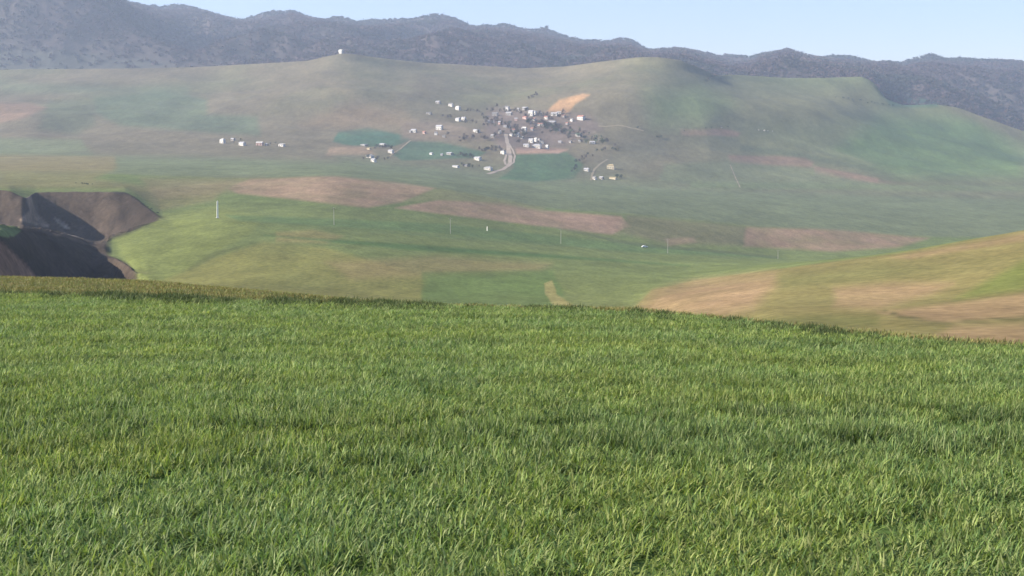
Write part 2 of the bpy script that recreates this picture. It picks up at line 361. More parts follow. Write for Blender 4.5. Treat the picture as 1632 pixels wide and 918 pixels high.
patch([(1030, 150), (1120, 135), (1160, 165), (1120, 200), (1040, 200)], LIN(.10, .140, .055), S_6, S_9, feather=26, mix=.7)
patch([(1400, 190), (1560, 190), (1632, 250), (1632, 285), (1430, 285), (1330, 240)], LIN(.075, .13, .045), S_6, S_9, feather=20, mix=.75)
patch([(1180, 150), (1380, 140), (1400, 170), (1300, 200), (1180, 190)], LIN(.13, .125, .065), S_6, S_9 - .05, feather=20, mix=.7)
patch([(1402, 142), (1420, 150), (1500, 160), (1495, 170), (1420, 171)], LIN(.03, .075, .05), S_8, S_M0 + .6, feather=3, mix=.8)
patch([(560, 160), (640, 175), (660, 200), (560, 205), (480, 200)], LIN(.17, .125, .075), S_6, S_9, feather=14, mix=.7)
patch([(640, 196), (700, 192), (760, 205), (800, 205), (820, 225), (640, 222)], LIN(.14, .11, .08), S_6, S_9, feather=6, mix=.8)
patch([(780, 172), (940, 182), (960, 205), (900, 235), (800, 238), (770, 200)], LIN(.13, .10, .085), S_6, S_9, feather=8, mix=.85)
patch([(1000, 232), (1060, 225), (1060, 250), (960, 285), (905, 285)], LIN(.10, .10, .065), S_5, S_8, feather=8, mix=.6)
patch([(-900, 60), (100, 80), (300, 105), (200, 112), (-900, 118)], LIN(.052, .060, .046), S_9 - .4, S_S, feather=8, mix=.6)
patch([(1225, 209), (1300, 230), (1395, 262), (1385, 264), (1290, 236), (1220, 214)], LIN(.135, .15, .075), S_6, S_9, feather=2, mix=.7)  # crease in the slope: its lit upper side painted as a pale line
patch([(1180, 231), (1280, 243), (1380, 266), (1450, 288), (1380, 273), (1270, 251), (1180, 239)], LIN(.060, .078, .045), S_6, S_9, feather=3, mix=.6)  # same crease: its dark fold shaded in by colour
patch([(460, 104), (475, 108), (560, 145), (650, 186), (640, 190), (550, 152)], LIN(.15, .128, .078), S_7, S_9, feather=5, mix=.5)
patch([(1500, 166), (1560, 170), (1632, 195), (1632, 225), (1580, 205), (1520, 180)], LIN(.12, .10, .07), S_8, S_9, feather=8, mix=.6)
# --- right hand hill, tan stubble
RZ = (S_BROW + .3, S_L - .3)
patch([(1005, 494), (1040, 462), (1110, 447), (1240, 429), (1430, 403), (1632, 366), (2700, 150), (2700, 660), (1632, 558), (1300, 528), (1100, 506)], LIN(.150, .130, .050), *RZ, feather=2, mix=1, name='hill')
patch([(1010, 494), (1050, 464), (1110, 449), (1235, 436), (1232, 460), (1200, 492), (1150, 506), (1050, 500)], TAN, *RZ, feather=14, mix=.95, noise=.25, wob=4)
patch([(1330, 460), (1420, 450), (1520, 452), (1480, 470), (1400, 492), (1330, 488)], TAN, *RZ, feather=10, mix=.85, noise=.2)
patch([(1400, 498), (1632, 468), (2600, 400), (2600, 470), (1632, 505), (1500, 515)], TAN * .98, *RZ, feather=6, mix=.85)
patch([(1520, 520), (1632, 516), (2600, 520), (2600, 640), (1632, 556), (1480, 540)], TAN, *RZ, feather=8, mix=.85)
patch([(1520, 478), (1632, 415), (2600, 250), (2600, 380), (1632, 462)], LIN(.10, .125, .030), *RZ, feather=8, mix=.8)
patch([(1420, 410), (1632, 372), (2600, 160), (2600, 200), (1632, 384), (1450, 412)], TAN, *RZ, feather=4, mix=.6)
patch([(1400, 490), (1440, 503), (1500, 513), (1632, 505), (1632, 509), (1500, 517), (1440, 509)], LIN(.09, .085, .035), *RZ, feather=1.5, mix=.8)
patch([(1180, 510), (1300, 502), (1400, 505), (1400, 520), (1300, 528)], LIN(.10, .105, .035), *RZ, feather=8, mix=.8)
patch([(1240, 440), (1400, 420), (1500, 425), (1400, 445), (1250, 460)], LIN(.125, .125, .045), *RZ, feather=12, mix=.7)
# --- ravine soil, and painted shade on the far wall
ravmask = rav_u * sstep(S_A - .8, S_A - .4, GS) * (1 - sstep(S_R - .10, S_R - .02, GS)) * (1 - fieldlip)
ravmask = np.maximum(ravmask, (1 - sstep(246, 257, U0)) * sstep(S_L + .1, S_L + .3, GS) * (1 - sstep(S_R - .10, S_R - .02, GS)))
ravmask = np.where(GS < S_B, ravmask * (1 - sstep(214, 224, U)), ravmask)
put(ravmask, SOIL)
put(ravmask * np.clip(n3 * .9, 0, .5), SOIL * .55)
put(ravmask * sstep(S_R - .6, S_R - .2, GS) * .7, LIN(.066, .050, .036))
patch([(178, 300), (206, 302), (262, 347), (205, 378), (190, 350)], SOIL * .45, S_L, S_R, feather=8, mix=.8)  # shade on the wall's right end, painted in as a darker tone
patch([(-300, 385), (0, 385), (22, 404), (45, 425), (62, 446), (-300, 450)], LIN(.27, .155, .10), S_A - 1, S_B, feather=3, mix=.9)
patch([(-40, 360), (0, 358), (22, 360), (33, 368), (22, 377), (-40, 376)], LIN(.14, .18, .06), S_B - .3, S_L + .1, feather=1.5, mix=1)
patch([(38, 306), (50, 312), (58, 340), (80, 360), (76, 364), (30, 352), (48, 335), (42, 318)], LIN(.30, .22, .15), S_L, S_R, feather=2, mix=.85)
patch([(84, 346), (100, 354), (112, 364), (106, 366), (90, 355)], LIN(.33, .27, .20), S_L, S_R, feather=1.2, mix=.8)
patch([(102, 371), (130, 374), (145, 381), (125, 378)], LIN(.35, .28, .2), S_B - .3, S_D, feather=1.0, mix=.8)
# wear and growth with shapes of their own
COLR *= (1 + 0.16 * n1 + 0.10 * n3)[..., None]
COLR = np.clip(COLR, .008, .9)

# ------------------------------------------------------------------ materials
def mat(name, rough=.9):
    mm = bpy.data.materials.new(name); mm.use_nodes = True
    b = mm.node_tree.nodes['Principled BSDF']; b.inputs['Roughness'].default_value = rough
    if 'Specular IOR Level' in b.inputs: b.inputs['Specular IOR Level'].default_value = .25
    return mm, mm.node_tree, b
def ground_mat(name, scales, bumpd):
    mm, t, b = mat(name, .95)
    b.inputs['Specular IOR Level'].default_value = .05
    at = t.nodes.new('ShaderNodeAttribute'); at.attribute_name = 'Col'
    tc = t.nodes.new('ShaderNodeTexCoord')
    prev = at.outputs['Color']
    hgt = None
    for sc, lo, hi, sq in scales:
        mp = t.nodes.new('ShaderNodeMapping'); mp.inputs['Scale'].default_value = (sc, sc * sq, sc)
        t.links.new(tc.outputs['Object'], mp.inputs[0])
        nz = t.nodes.new('ShaderNodeTexNoise'); nz.inputs['Scale'].default_value = 1; nz.inputs['Detail'].default_value = 5; nz.inputs['Roughness'].default_value = .65
        t.links.new(mp.outputs[0], nz.inputs[0])
        mr = t.nodes.new('ShaderNodeMapRange'); mr.inputs[1].default_value = .3; mr.inputs[2].default_value = .7; mr.inputs[3].default_value = lo; mr.inputs[4].default_value = hi
        t.links.new(nz.outputs[0], mr.inputs[0])
        mx = t.nodes.new('ShaderNodeVectorMath'); mx.operation = 'SCALE'
        t.links.new(prev, mx.inputs[0]); t.links.new(mr.outputs[0], mx.inputs['Scale'])
        prev = mx.outputs[0]; hgt = nz.outputs[0]
    t.links.new(prev, b.inputs['Base Color'])
    bp = t.nodes.new('ShaderNodeBump'); bp.inputs['Strength'].default_value = .6; bp.inputs['Distance'].default_value = bumpd
    t.links.new(hgt, bp.inputs['Height']); t.links.new(bp.outputs[0], b.inputs['Normal'])
    return mm
M_GROUND = ground_mat('farmland', [(1 / 45., .84, 1.16, .5), (1 / 7., .80, 1.2, .3), (1 / 1.4, .74, 1.26, .4)], .15)
M_FIELD = ground_mat('field_soil', [(1.3, .75, 1.2, 1), (9., .7, 1.3, 1)], .02)
M_RAVINE = ground_mat('bare_soil', [(1 / 14., .6, 1.3, .6), (1 / 2.5, .7, 1.3, 1)], .8)
M_MOUNT = ground_mat('wooded_slope', [(1 / 160., .85, 1.15, 1), (1 / 14., .7, 1.3, 1)], 5.0)

def plain(name, c, rough=.8, var=.15, scale=3.0, metal=0.0):
    mm, t, b = mat(name, rough)
    b.inputs['Metallic'].default_value = metal
    tc = t.nodes.new('ShaderNodeTexCoord')
    nz = t.nodes.new('ShaderNodeTexNoise'); nz.inputs['Scale'].default_value = scale; nz.inputs['Detail'].default_value = 4
    t.links.new(tc.outputs['Object'], nz.inputs[0])
    cr = t.nodes.new('ShaderNodeValToRGB')
    cr.color_ramp.elements[0].position = .3; cr.color_ramp.elements[1].position = .7
    cr.color_ramp.elements[0].color = (*[x * (1 - var) for x in c], 1); cr.color_ramp.elements[1].color = (*[min(x * (1 + var), .9) for x in c], 1)
    t.links.new(nz.outputs[0], cr.inputs[0]); t.links.new(cr.outputs[0], b.inputs['Base Color'])
    return mm

# ------------------------------------------------------------------ build the ground pieces from the one grid
P = np.stack([GX, GY, GZ], -1)
du = np.gradient(P, axis=1); dv = np.gradient(P, axis=0)
NRM = np.cross(du, dv); NRM /= np.linalg.norm(NRM, axis=-1, keepdims=True) + 1e-12
NRM[NRM[..., 2] < 0] *= -1
fs = (GS[:-1, :-1] + GS[1:, 1:]) / 2
fu = U[:-1, :-1]
taken = np.zeros(fs.shape, bool)
def ground_piece(name, fmask, material, label=None):
    fi, fj = np.nonzero(fmask)
    if not len(fi): return None
    q = np.stack([fi * NC + fj, fi * NC + fj + 1, (fi + 1) * NC + fj + 1, (fi + 1) * NC + fj], 1)
    uq, inv = np.unique(q, return_inverse=True)
    inv = inv.reshape(q.shape)
    me = bpy.data.meshes.new(name)
    me.vertices.add(len(uq)); me.vertices.foreach_set('co', P.reshape(-1, 3)[uq].astype('f').ravel())
    me.loops.add(q.size); me.loops.foreach_set('vertex_index', inv.ravel().astype('i'))
    me.polygons.add(len(q)); me.polygons.foreach_set('loop_start', (np.arange(len(q)) * 4).astype('i'))
    me.update(calc_edges=True)
    ca = me.color_attributes.new('Col', 'FLOAT_COLOR', 'POINT')
    c4 = np.ones((len(uq), 4), 'f'); c4[:, :3] = COLR.reshape(-1, 3)[uq]
    ca.data.foreach_set('color', c4.ravel())
    me.polygons.foreach_set('use_smooth', np.ones(len(q), bool))
    me.normals_split_custom_set_from_vertices(NRM.reshape(-1, 3)[uq].tolist())
    me.materials.append(material)
    o = bpy.data.objects.new(name, me); COL.objects.link(o)
    o['kind'] = 'structure'
    if label: o['label'] = label
    return o
def claim(mask):
    r = mask & ~taken
    taken[r] = True
    return r
for nm in ('ploughed_field', 'green_field', 'hill'):
    for mk in PIECES[nm]:
        f = claim(mk[:-1, :-1] & mk[1:, 1:] & mk[1:, :-1] & mk[:-1, 1:])
        ground_piece(nm, f, M_GROUND)
ground_piece('field', claim(fs < S_EDGE), M_FIELD)
ground_piece('field_margin', claim(fs < S_BROW + .5), M_FIELD)
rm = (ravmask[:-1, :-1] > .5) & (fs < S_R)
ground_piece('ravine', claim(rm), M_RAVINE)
ground_piece('valley', claim(fs < S_6 + .3), M_GROUND)
ground_piece('hills', claim(fs < S_10), M_GROUND)
ground_piece('mountains', claim(fs < 99), M_MOUNT)

# ground round and behind the camera, a hand lower than the field sheet
bm_x = np.linspace(-90, 90, 19); bm_y = np.linspace(-90, 20, 12)
vv = [(x, y, -NEAR_SLOPE * y - .12) for y in bm_y for x in bm_x]
ff = [(j * 19 + i, j * 19 + i + 1, (j + 1) * 19 + i + 1, (j + 1) * 19 + i) for j in range(11) for i in range(18)]
me = bpy.data.meshes.new('field_behind'); me.from_pydata(vv, [], ff)
ca = me.color_attributes.new('Col', 'FLOAT_COLOR', 'POINT')
ca.data.foreach_set('color', np.tile(np.array([*WHEAT, 1], 'f'), len(vv)))
me.materials.append(M_FIELD)
o = bpy.data.objects.new('field', me); COL.objects.link(o); o['kind'] = 'structure'

def ground_at(u, v, z0=S_5 - .5, z1=S_9 + .02):
    q = np.where((GS >= z0) & (GS <= z1), (U - u) ** 2 + (V - v) ** 2, 1e18)
    i = int(np.argmin(q)); i, j = divmod(i, NC)
    return Vector((GX[i, j], GY[i, j], GZ[i, j]))
# ground height under any X, Y (bilinear along the fan)
def height(X, Y):
    a = X / Y
    j = int(np.clip(np.searchsorted(A, a) - 1, 0, NC - 2)); tt = (a - A[j]) / (A[j + 1] - A[j])
    z0 = np.interp(Y, GY[:, j], GZ[:, j]); z1 = np.interp(Y, GY[:, j + 1], GZ[:, j + 1])
    return float(z0 * (1 - tt) + z1 * tt)

# ------------------------------------------------------------------ mesh building helpers
class MB:
    def __init__(s): s.v = []; s.f = []
    def add(s, vs_, fs_):
        b = len(s.v); s.v += [tuple(p) for p in vs_]; s.f += [tuple(b + i for i in f) for f in fs_]
    def box(s, x0, x1, y0, y1, z0, z1):
        s.add([(x0, y0, z0), (x1, y0, z0), (x1, y1, z0), (x0, y1, z0), (x0, y0, z1), (x1, y0, z1), (x1, y1, z1), (x0, y1, z1)],
              [(0, 3, 2, 1), (4, 5, 6, 7), (0, 1, 5, 4), (1, 2, 6, 5), (2, 3, 7, 6), (3, 0, 4, 7)])
    def tube(s, p0, p1, r0, r1, n=8, cap=True):
        p0 = Vector(p0); p1 = Vector(p1); d = (p1 - p0).normalized()
        x = d.orthogonal().normalized(); y = d.cross(x)
        vv = [p0 + (x * math.cos(k * 2 * math.pi / n) + y * math.sin(k * 2 * math.pi / n)) * r0 for k in range(n)]
        vv += [p1 + (x * math.cos(k * 2 * math.pi / n) + y * math.sin(k * 2 * math.pi / n)) * r1 for k in range(n)]
        ff = [(k, (k + 1) % n, n + (k + 1) % n, n + k) for k in range(n)]
        if cap: ff += [tuple(range(n))[::-1], tuple(range(n, 2 * n))]
        s.add(vv, ff)
    def mesh(s, name, material, smooth=False):
        me = bpy.data.meshes.new(name); me.from_pydata(s.v, [], s.f); me.materials.append(material)
        if smooth: me.polygons.foreach_set('use_smooth', np.ones(len(me.polygons), bool))
        return me
def link(name, me, parent=None):
    o = bpy.data.objects.new(name, me); COL.objects.link(o)
    if parent: o.parent = parent
    return o
def thing(name, label, cat, loc, rz=0, group=None):
    o = bpy.data.objects.new(name, None); COL.objects.link(o)
    o.location = loc; o.rotation_euler = (0, 0, rz); o['label'] = label; o['category'] = cat
    if group: o['group'] = group
    return o

# ------------------------------------------------------------------ materials of the things
M_WHITE = plain('whitewash', (.47, .46, .43), .7, .06, .5)
M_CREAM = plain('cream_plaster', (.46, .40, .28), .8, .1, .5)
M_PINK = plain('pink_plaster', (.38, .26, .23), .8, .1, .5)
M_GREYW = plain('grey_block', (.24, .23, .22), .9, .15, .5)
M_ZINC = plain('pale_sheet_roof', (.36, .36, .37), .45, .1, .4)
M_GREYR = plain('weathered_roof', (.17, .165, .165), .7, .2, .4)
M_REDR = plain('rusty_roof', (.30, .14, .11), .8, .2, .4)
M_TANR = plain('tan_roof', (.34, .28, .16), .8, .15, .4)
M_GREENR = plain('dark_green_roof', (.05, .08, .06), .7, .2, .4)
M_DARK = plain('dark_glass', (.02, .025, .03), .25, .1, 1)
M_WOODD = plain('weathered_wood', (.13, .09, .06), .85, .2, 1)
M_CONC = plain('pale_concrete', (.62, .60, .52), .85, .1, 2)
M_POLE = plain('grey_concrete', (.27, .26, .235), .85, .1, 2)
M_PILLAR = plain('limewashed_pillar', (.80, .79, .70), .7, .06, 1)
M_BARK = plain('bark', (.09, .075, .065), .95, .25, 2)
M_TWIG = plain('bare_twigs', (.060, .050, .048), .95, .3, .6)
M_EVER = plain('evergreen_foliage', (.028, .045, .026), .95, .3, .6)
M_BUDS = plain('budding_foliage', (.070, .095, .050), .95, .3, .6)
M_TRACK = plain('pale_dirt', (.27, .225, .18), .95, .2, .15)
M_TRACK2 = plain('worn_grass_track', (.20, .17, .11), .95, .2, .15)
M_ROCK = plain('pale_rock', (.22, .21, .19), .9, .15, .5)
M_PAINT = plain('white_car_paint', (.78, .78, .77), .3, .03, 1)
M_TYRE = plain('tyre_rubber', (.02, .02, .02), .8, .2, 4)

# ------------------------------------------------------------------ dirt tracks, as sheets laid just over the ground
def track(name, pts, width, z0, z1, mtl=M_TRACK, lift=.25):
    g = [ground_at(u, v, z0, z1) for u, v in pts]
    pts2 = []
    for p, q in zip(g[:-1], g[1:]):
        n = max(2, int((q - p).length / 12))
        pts2 += [p.lerp(q, k / n) for k in range(n)]
    pts2.append(g[-1])
    vs_, fs_ = [], []
    for i, p in enumerate(pts2):
        d = (pts2[min(i + 1, len(pts2) - 1)] - pts2[max(i - 1, 0)]); d.z = 0; d.normalize()
        nrm = Vector((-d.y, d.x, 0))
        for s in (-1, 0, 1):
            q = p + nrm * s * width * .5 * (1 + .15 * math.sin(i * 1.7 + s))
            vs_.append((q.x, q.y, height(q.x, q.y) + lift))
        if i: fs_ += [(3 * i - 3, 3 * i - 2, 3 * i + 1, 3 * i), (3 * i - 2, 3 * i - 1, 3 * i + 2, 3 * i + 1)]
    me = bpy.data.meshes.new(name); me.from_pydata(vs_, [], fs_); me.materials.append(mtl)
    o = link(name, me); o['kind'] = 'structure'
    return o
track('dirt_road', [(779, 277), (789, 274), (800, 270), (809, 265), (813, 258), (814, 250), (812, 240), (810, 231), (808, 223), (806, 214)], 5.5, S_5, S_8)
track('dirt_road', [(812, 262), (806, 262), (804, 256), (807, 246), (810, 234)], 3.0, S_5, S_8)
track('dirt_road', [(812, 264), (819, 258), (820, 248), (816, 238), (811, 229)], 2.5, S_5, S_8)
track('dirt_track', [(622, 250), (632, 241), (643, 232), (654, 224)], 2.4, S_5, S_8, M_TRACK2)
track('dirt_track', [(943, 288), (945, 277), (947, 270), (955, 263), (968, 254)], 3.0, S_5, S_8, M_TRACK2)
track('dirt_track', [(954, 200), (965, 201), (985, 201), (1005, 205), (1026, 209)], 5.0, S_6, S_9, M_TRACK2)
track('dirt_track', [(1180, 300), (1172, 284), (1164, 262)], 1.6, S_5, S_8, M_TRACK2)
0 and track('dirt_track', [(450, 100), (480, 122), (530, 142), (580, 160), (620, 180)], 4.0, S_7, S_9)
0 and track('dirt_track', [(1170, 204), (1230, 210), (1300, 236), (1390, 265)], 4.0, S_6, S_9)

# ------------------------------------------------------------------ houses of the village and farmsteads
def roof_mb(Wd, D, H, R, kind):
    r = MB(); x = Wd / 2 + .35; y = D / 2 + .45; t_ = .18
    if kind == 'hip':
        k = max(.1, x - y * .9)
        b = [(-x, -y, H), (x, -y, H), (x, y, H), (-x, y, H), (-k, 0, H + R), (k, 0, H + R)]
        r.add(b, [(0, 1, 5, 4), (1, 2, 5), (2, 3, 4, 5), (3, 0, 4), (3, 2, 1, 0)])
    elif kind == 'shed':
        b = [(-x, -y, H), (x, -y, H), (x, y, H + R), (-x, y, H + R), (-x, -y, H + t_), (x, -y, H + t_), (x, y, H + R + t_), (-x, y, H + R + t_)]
        r.add(b, [(3, 2, 1, 0), (4, 5, 6, 7), (0, 1, 5, 4), (1, 2, 6, 5), (2, 3, 7, 6), (3, 0, 4, 7)])
    else:
        b = []
        for dz in (0, t_):
            b += [(-x, -y, H - .15 + dz), (x, -y, H - .15 + dz), (x, 0, H + R + dz), (-x, 0, H + R + dz), (x, y, H - .15 + dz), (-x, y, H - .15 + dz)]
        r.add(b, [(6, 7, 8, 9), (9, 8, 10, 11), (3, 2, 1, 0), (5, 4, 2, 3), (0, 1, 7, 6), (4, 5, 11, 10), (0, 6, 9, 3), (3, 9, 11, 5), (1, 2, 8, 7), (2, 4, 10, 8)])
    return r
win_b = MB(); win_b.box(-.6, .6, -.05, .05, -.65, .65); WIN_ME = win_b.mesh('window', M_DARK)
sil_b = MB(); sil_b.box(-.75, .75, -.12, .05, -.80, -.67); SILL_ME = sil_b.mesh('sill', M_CONC)
dor_b = MB(); dor_b.box(-.55, .55, -.05, .05, 0, 2.1); DOOR_ME = dor_b.mesh('door', M_WOODD)
chm_b = MB(); chm_b.box(-.35, .35, -.35, .35, -.8, .9); chm_b.box(-.45, .45, -.45, .45, .9, 1.05); CHIM_ME = chm_b.mesh('chimney', M_GREYW)
WALLS = dict(w=M_WHITE, c=M_CREAM, p=M_PINK, g=M_GREYW)
ROOFS = dict(z=M_ZINC, g=M_GREYR, r=M_REDR, t=M_TANR, d=M_GREENR, w=M_WHITE)
KIND = dict(G='gable', H='hip', S='shed')
def house(u, vc, wp, hp, code, label, group='houses of the hillside village', name='house', cat='house', yaw=None, z0=S_5 - .2):
    wall, rf, kd = WALLS[code[0]], ROOFS[code[1]], KIND[code[2]]
    p = ground_at(u, vc + hp / 2, z0)
    k = p.y / F
    ang = math.radians(rnd.uniform(-48, -12)) if yaw is None else math.radians(yaw)
    Hh = hp * k * 1.05
    Wd = max(3.0, wp * k * .90); D = min(max(3.2, Wd * .6), 8.0)
    H = Hh * (.74 if kd != 'shed' else .82); R = Hh - H
    t_ = thing(name, label, cat, p, ang, group)
    mb = MB(); x, y = Wd / 2, D / 2
    if kd == 'gable':
        mb.add([(-x, -y, -2.5), (x, -y, -2.5), (x, y, -2.5), (-x, y, -2.5), (-x, -y, H - .2), (x, -y, H - .2), (x, y, H - .2), (-x, y, H - .2), (-x, 0, H + R - .05), (x, 0, H + R - .05)],
               [(0, 1, 5, 4), (1, 2, 6, 9, 5), (2, 3, 7, 6), (3, 0, 4, 8, 7)])
    elif kd == 'shed':
        mb.add([(-x, -y, -2.5), (x, -y, -2.5), (x, y, -2.5), (-x, y, -2.5), (-x, -y, H - .02), (x, -y, H - .02), (x, y, H + R * .85), (-x, y, H + R * .85)],
               [(0, 1, 5, 4), (1, 2, 6, 5), (2, 3, 7, 6), (3, 0, 4, 7)])
    else:
        mb.box(-x, x, -y, y, -2.5, H - .02)
    link('wall', mb.mesh('wall', wall), t_)
    ro = link('roof', roof_mb(Wd, D, H, R, kd).mesh('roof', rf), t_)
    if wp >= 6 and H > 2.2:
        n = max(2, min(6, int(Wd / 3.0)))
        dpos = rnd.randrange(n)
        for i in range(n):
            cx = -x + Wd * (i + .5) / n
            if i == dpos:
                d_ = link('door', DOOR_ME, t_); d_.location = (cx, -y - .03, 0); continue
            wv = link('window', WIN_ME, t_); wv.location = (cx, -y - .03, min(1.6, H * .55))
            s_ = link('sill', SILL_ME, wv)
        if kd != 'shed' and wp >= 8:
            c_ = link('chimney', CHIM_ME, ro); c_.location = (Wd * .22, D * .12, H + R * .85)
    return t_

HOUSES = [
 (698.6, 162.6, 8, 4, 'gzG', 'grey house highest up the slope at the upper left tip of the village'),
 (717.8, 166.8, 8, 5, 'wgG', 'white house second from the top on the upper left slope, beside the brightest one'),
 (730, 173, 8.5, 6, 'wwH', 'bright white cube-like house lowest of the three on the upper left slope'),
 (683, 181.3, 8, 3, 'ggG', 'low dim grey house alone on the slope left of the village'),
 (729, 190.5, 8.5, 5, 'wzG', 'white house at the left half of an adjoining pair above the left orchard row'),
 (738.5, 189.5, 8, 5, 'wzG', 'white house at the right half of an adjoining pair above the left orchard row'),
 (699.5, 203, 11, 7, 'wzG', 'tall white house largest of the cluster left of the village'),
 (695, 212, 5, 5, 'wgG', 'small white outbuilding just below the tall white house left of the village'),
 (660, 209, 9, 5, 'wzG', 'white house at the left end of the cluster above the left green field'),
 (653.5, 209.5, 4, 3, 'gzS', 'tiny pale shed touching the leftmost house above the green field'),
 (707, 216, 5, 3, 'ggG', 'small grey hut lowest of the cluster left of the village'),
 (677, 211, 6, 4, 'prG', 'reddish house between the leftmost and the tall white house of the left cluster'),
 (760.5, 208.5, 11, 4.5, 'wzG', 'long white house alone midway between left cluster and village centre'),
 (778, 193.6, 4.5, 4, 'wzG', 'small white hut at the left end of the village core'),
 (785.5, 195, 4, 3.5, 'wgG', 'small pale hut second from left in the village core'),
 (797, 196, 5, 4.5, 'pzG', 'small pinkish house left of the village lane'),
 (807.6, 201.3, 11, 3, 'gzG', 'long low grey house above the top end of the dirt road'),
 (796, 211, 4, 5, 'wzG', 'narrow white house standing left of the top of the dirt road'),
 (786, 216, 6.5, 4.5, 'gzG', 'pale grey house left of the dirt road below the narrow white house'),
 (815, 216, 7, 3, 'wzG', 'low white house just right of the top of the dirt road'),
 (825, 215.3, 8, 5.5, 'wzG', 'white gabled house second to the right from the top of the dirt road'),
 (831, 218.5, 5, 3, 'gzS', 'lean-to shed at the right end of the white gabled house by the road'),
 (836, 207, 8, 8, 'wwG', 'tall bright white house in the middle of the village core'),
 (839, 231.3, 9.5, 4.5, 'wzG', 'white house at the left of the lowest row above the brown plot'),
 (856, 233, 15, 6, 'wzH', 'longest white house in the middle of the lowest row above the brown plot'),
 (872, 234, 5, 6, 'wwG', 'narrow white house at the right end of the lowest row above the brown plot'),
 (846, 224, 8, 6, 'wzG', 'white house above the left end of the longest white house'),
 (854, 223, 4.5, 5.5, 'wwG', 'small upright white house directly above the longest white house'),
 (863, 227, 7, 4, 'wgG', 'pale low house above the right end of the longest white house'),
 (859, 221.3, 5, 3, 'ggG', 'dim grey shed topmost behind the lowest row of white houses'),
 (802, 243, 9, 6, 'wgH', 'white house among dark trees left of the dirt road bend'),
 (762, 253, 12, 5, 'wzG', 'long white house on the upper of two rows below the village left of the road'),
 (779, 269, 13.5, 5, 'wzH', 'long white house at the foot of the village beside the road junction'),
 (726.5, 265, 11, 3, 'wzG', 'low white house at the left end of the lower row in the green fields'),
 (716.5, 245, 12, 3.5, 'gzG', 'long pale roofed grey barn at the left of the upper row in the green fields'),
 (688, 245, 6, 3, 'wzG', 'small white hut alone in the green field left of the grey barn'),
 (704, 246.3, 4, 3, 'gzG', 'tiny pale hut just left of the long grey barn'),
 (743, 263.5, 6, 3, 'ggG', 'dim grey house right of the low white house in the lower row'),
 (610.5, 230, 11, 3, 'wzG', 'long pale house at the top right of the left hamlet among dark shrubs'),
 (579.5, 231, 12.5, 2.2, 'gzS', 'very low long shed at the top left of the left hamlet'),
 (623.6, 241.6, 9, 5, 'wzG', 'white house at the right of the left hamlet beside the diagonal track'),
 (590, 249, 13, 5, 'wzH', 'longest white house in the middle of the left hamlet'),
 (596, 256, 9, 5, 'wzG', 'white house lowest of the left hamlet'),
 (587, 237, 6, 2.5, 'ctG', 'small tan shed in the upper part of the left hamlet'),
 (807, 173, 9, 6, 'wgG', 'white house topmost at the left of the village upper edge'),
 (825.5, 174.5, 4, 3.5, 'gzG', 'tiny grey house along the upper edge of the village'),
 (837, 173, 10, 4, 'gzG', 'long grey house at the upper edge of the village right of the tiny one'),
 (790, 181.5, 10, 5, 'ggG', 'dim grey house at the upper left corner of the village core'),
 (811, 181.3, 10, 5, 'gzG', 'pale roofed grey house below the topmost white house'),
 (847, 181, 9, 8, 'wzG', 'tall white house left half of the big block below the ochre field'),
 (853, 179.5, 7, 5.5, 'wzH', 'white house right half of the big block below the ochre field'),
 (822, 190.3, 5, 4, 'pzG', 'small pink-walled house in the upper middle of the village'),
 (838, 188, 9, 4, 'prG', 'house with a reddish roof left of a white one under the big white block'),
 (849.5, 190, 8, 4, 'wrG', 'white house with a reddish roof under the big white block'),
 (844, 194, 4, 4, 'prS', 'small pink shed below the reddish roofed houses'),
 (861, 183, 4, 5, 'gzG', 'narrow grey house right of the big white block'),
 (871, 187, 7, 4.5, 'wrG', 'white house with rusty roof at the left foot of the ochre field'),
 (884, 180.7, 11, 4.5, 'wzG', 'long white house touching the lower edge of the ochre field'),
 (891, 178.5, 7, 3, 'wzG', 'low white house behind the long one touching the ochre field'),
 (898, 184, 6, 3.5, 'grG', 'dim house with rusty roof below the ochre field'),
 (926, 188.7, 12.5, 6, 'wrG', 'large white house rightmost in the upper village'),
 (912, 191, 5, 4.5, 'wgG', 'small white house left of the large rightmost one in the upper village'),
 (863, 199.5, 13, 4, 'wrG', 'long white house with rusty roof in the middle right of the village'),
 (880.5, 196.5, 13, 5, 'gzG', 'long grey barn with pale roof in the middle right of the village'),
 (889, 206, 7, 3, 'ggG', 'low grey shed below the long pale-roofed barn'),
 (818, 207, 5, 4, 'grG', 'dark walled house with rusty roof left of the tall bright white house'),
 (849, 205, 6, 4, 'grG', 'dark rusty roofed house right of the tall bright white house'),
 (903, 197, 5, 3, 'grG', 'dim rusty roofed hut between the barn and the rightmost white house'),
 (923, 214.7, 11, 5, 'gdG', 'dark green roofed barn right of the village among pale scrub'),
 (945, 227.3, 9.5, 3.5, 'wzG', 'low white house right of the village below the dark green roofed barn'),
 (924, 226, 4, 3, 'gzG', 'small grey hut left of the low white house right of the village'),
 (910, 226, 4.5, 3, 'ggG', 'small dim hut below left of the dark green roofed barn'),
 (892, 227.3, 6, 3, 'gzG', 'small grey house at the top right corner of the brown plot'),
 (935, 271, 8.5, 4.5, 'wzG', 'white house left of the track in the lower right farm'),
 (974, 266, 13, 7, 'ctH', 'cream house with a broad tan roof in the lower right farm'),
 (948, 283.3, 6, 5, 'wgG', 'white house directly right of the track at the lower right farm'),
 (958, 284.3, 7, 4, 'gzG', 'pale house second from the track at the lower right farm'),
 (977, 284.7, 12, 3, 'ctG', 'long low tan shed at the right of the lower right farm'),
]
for r in HOUSES: house(*r)
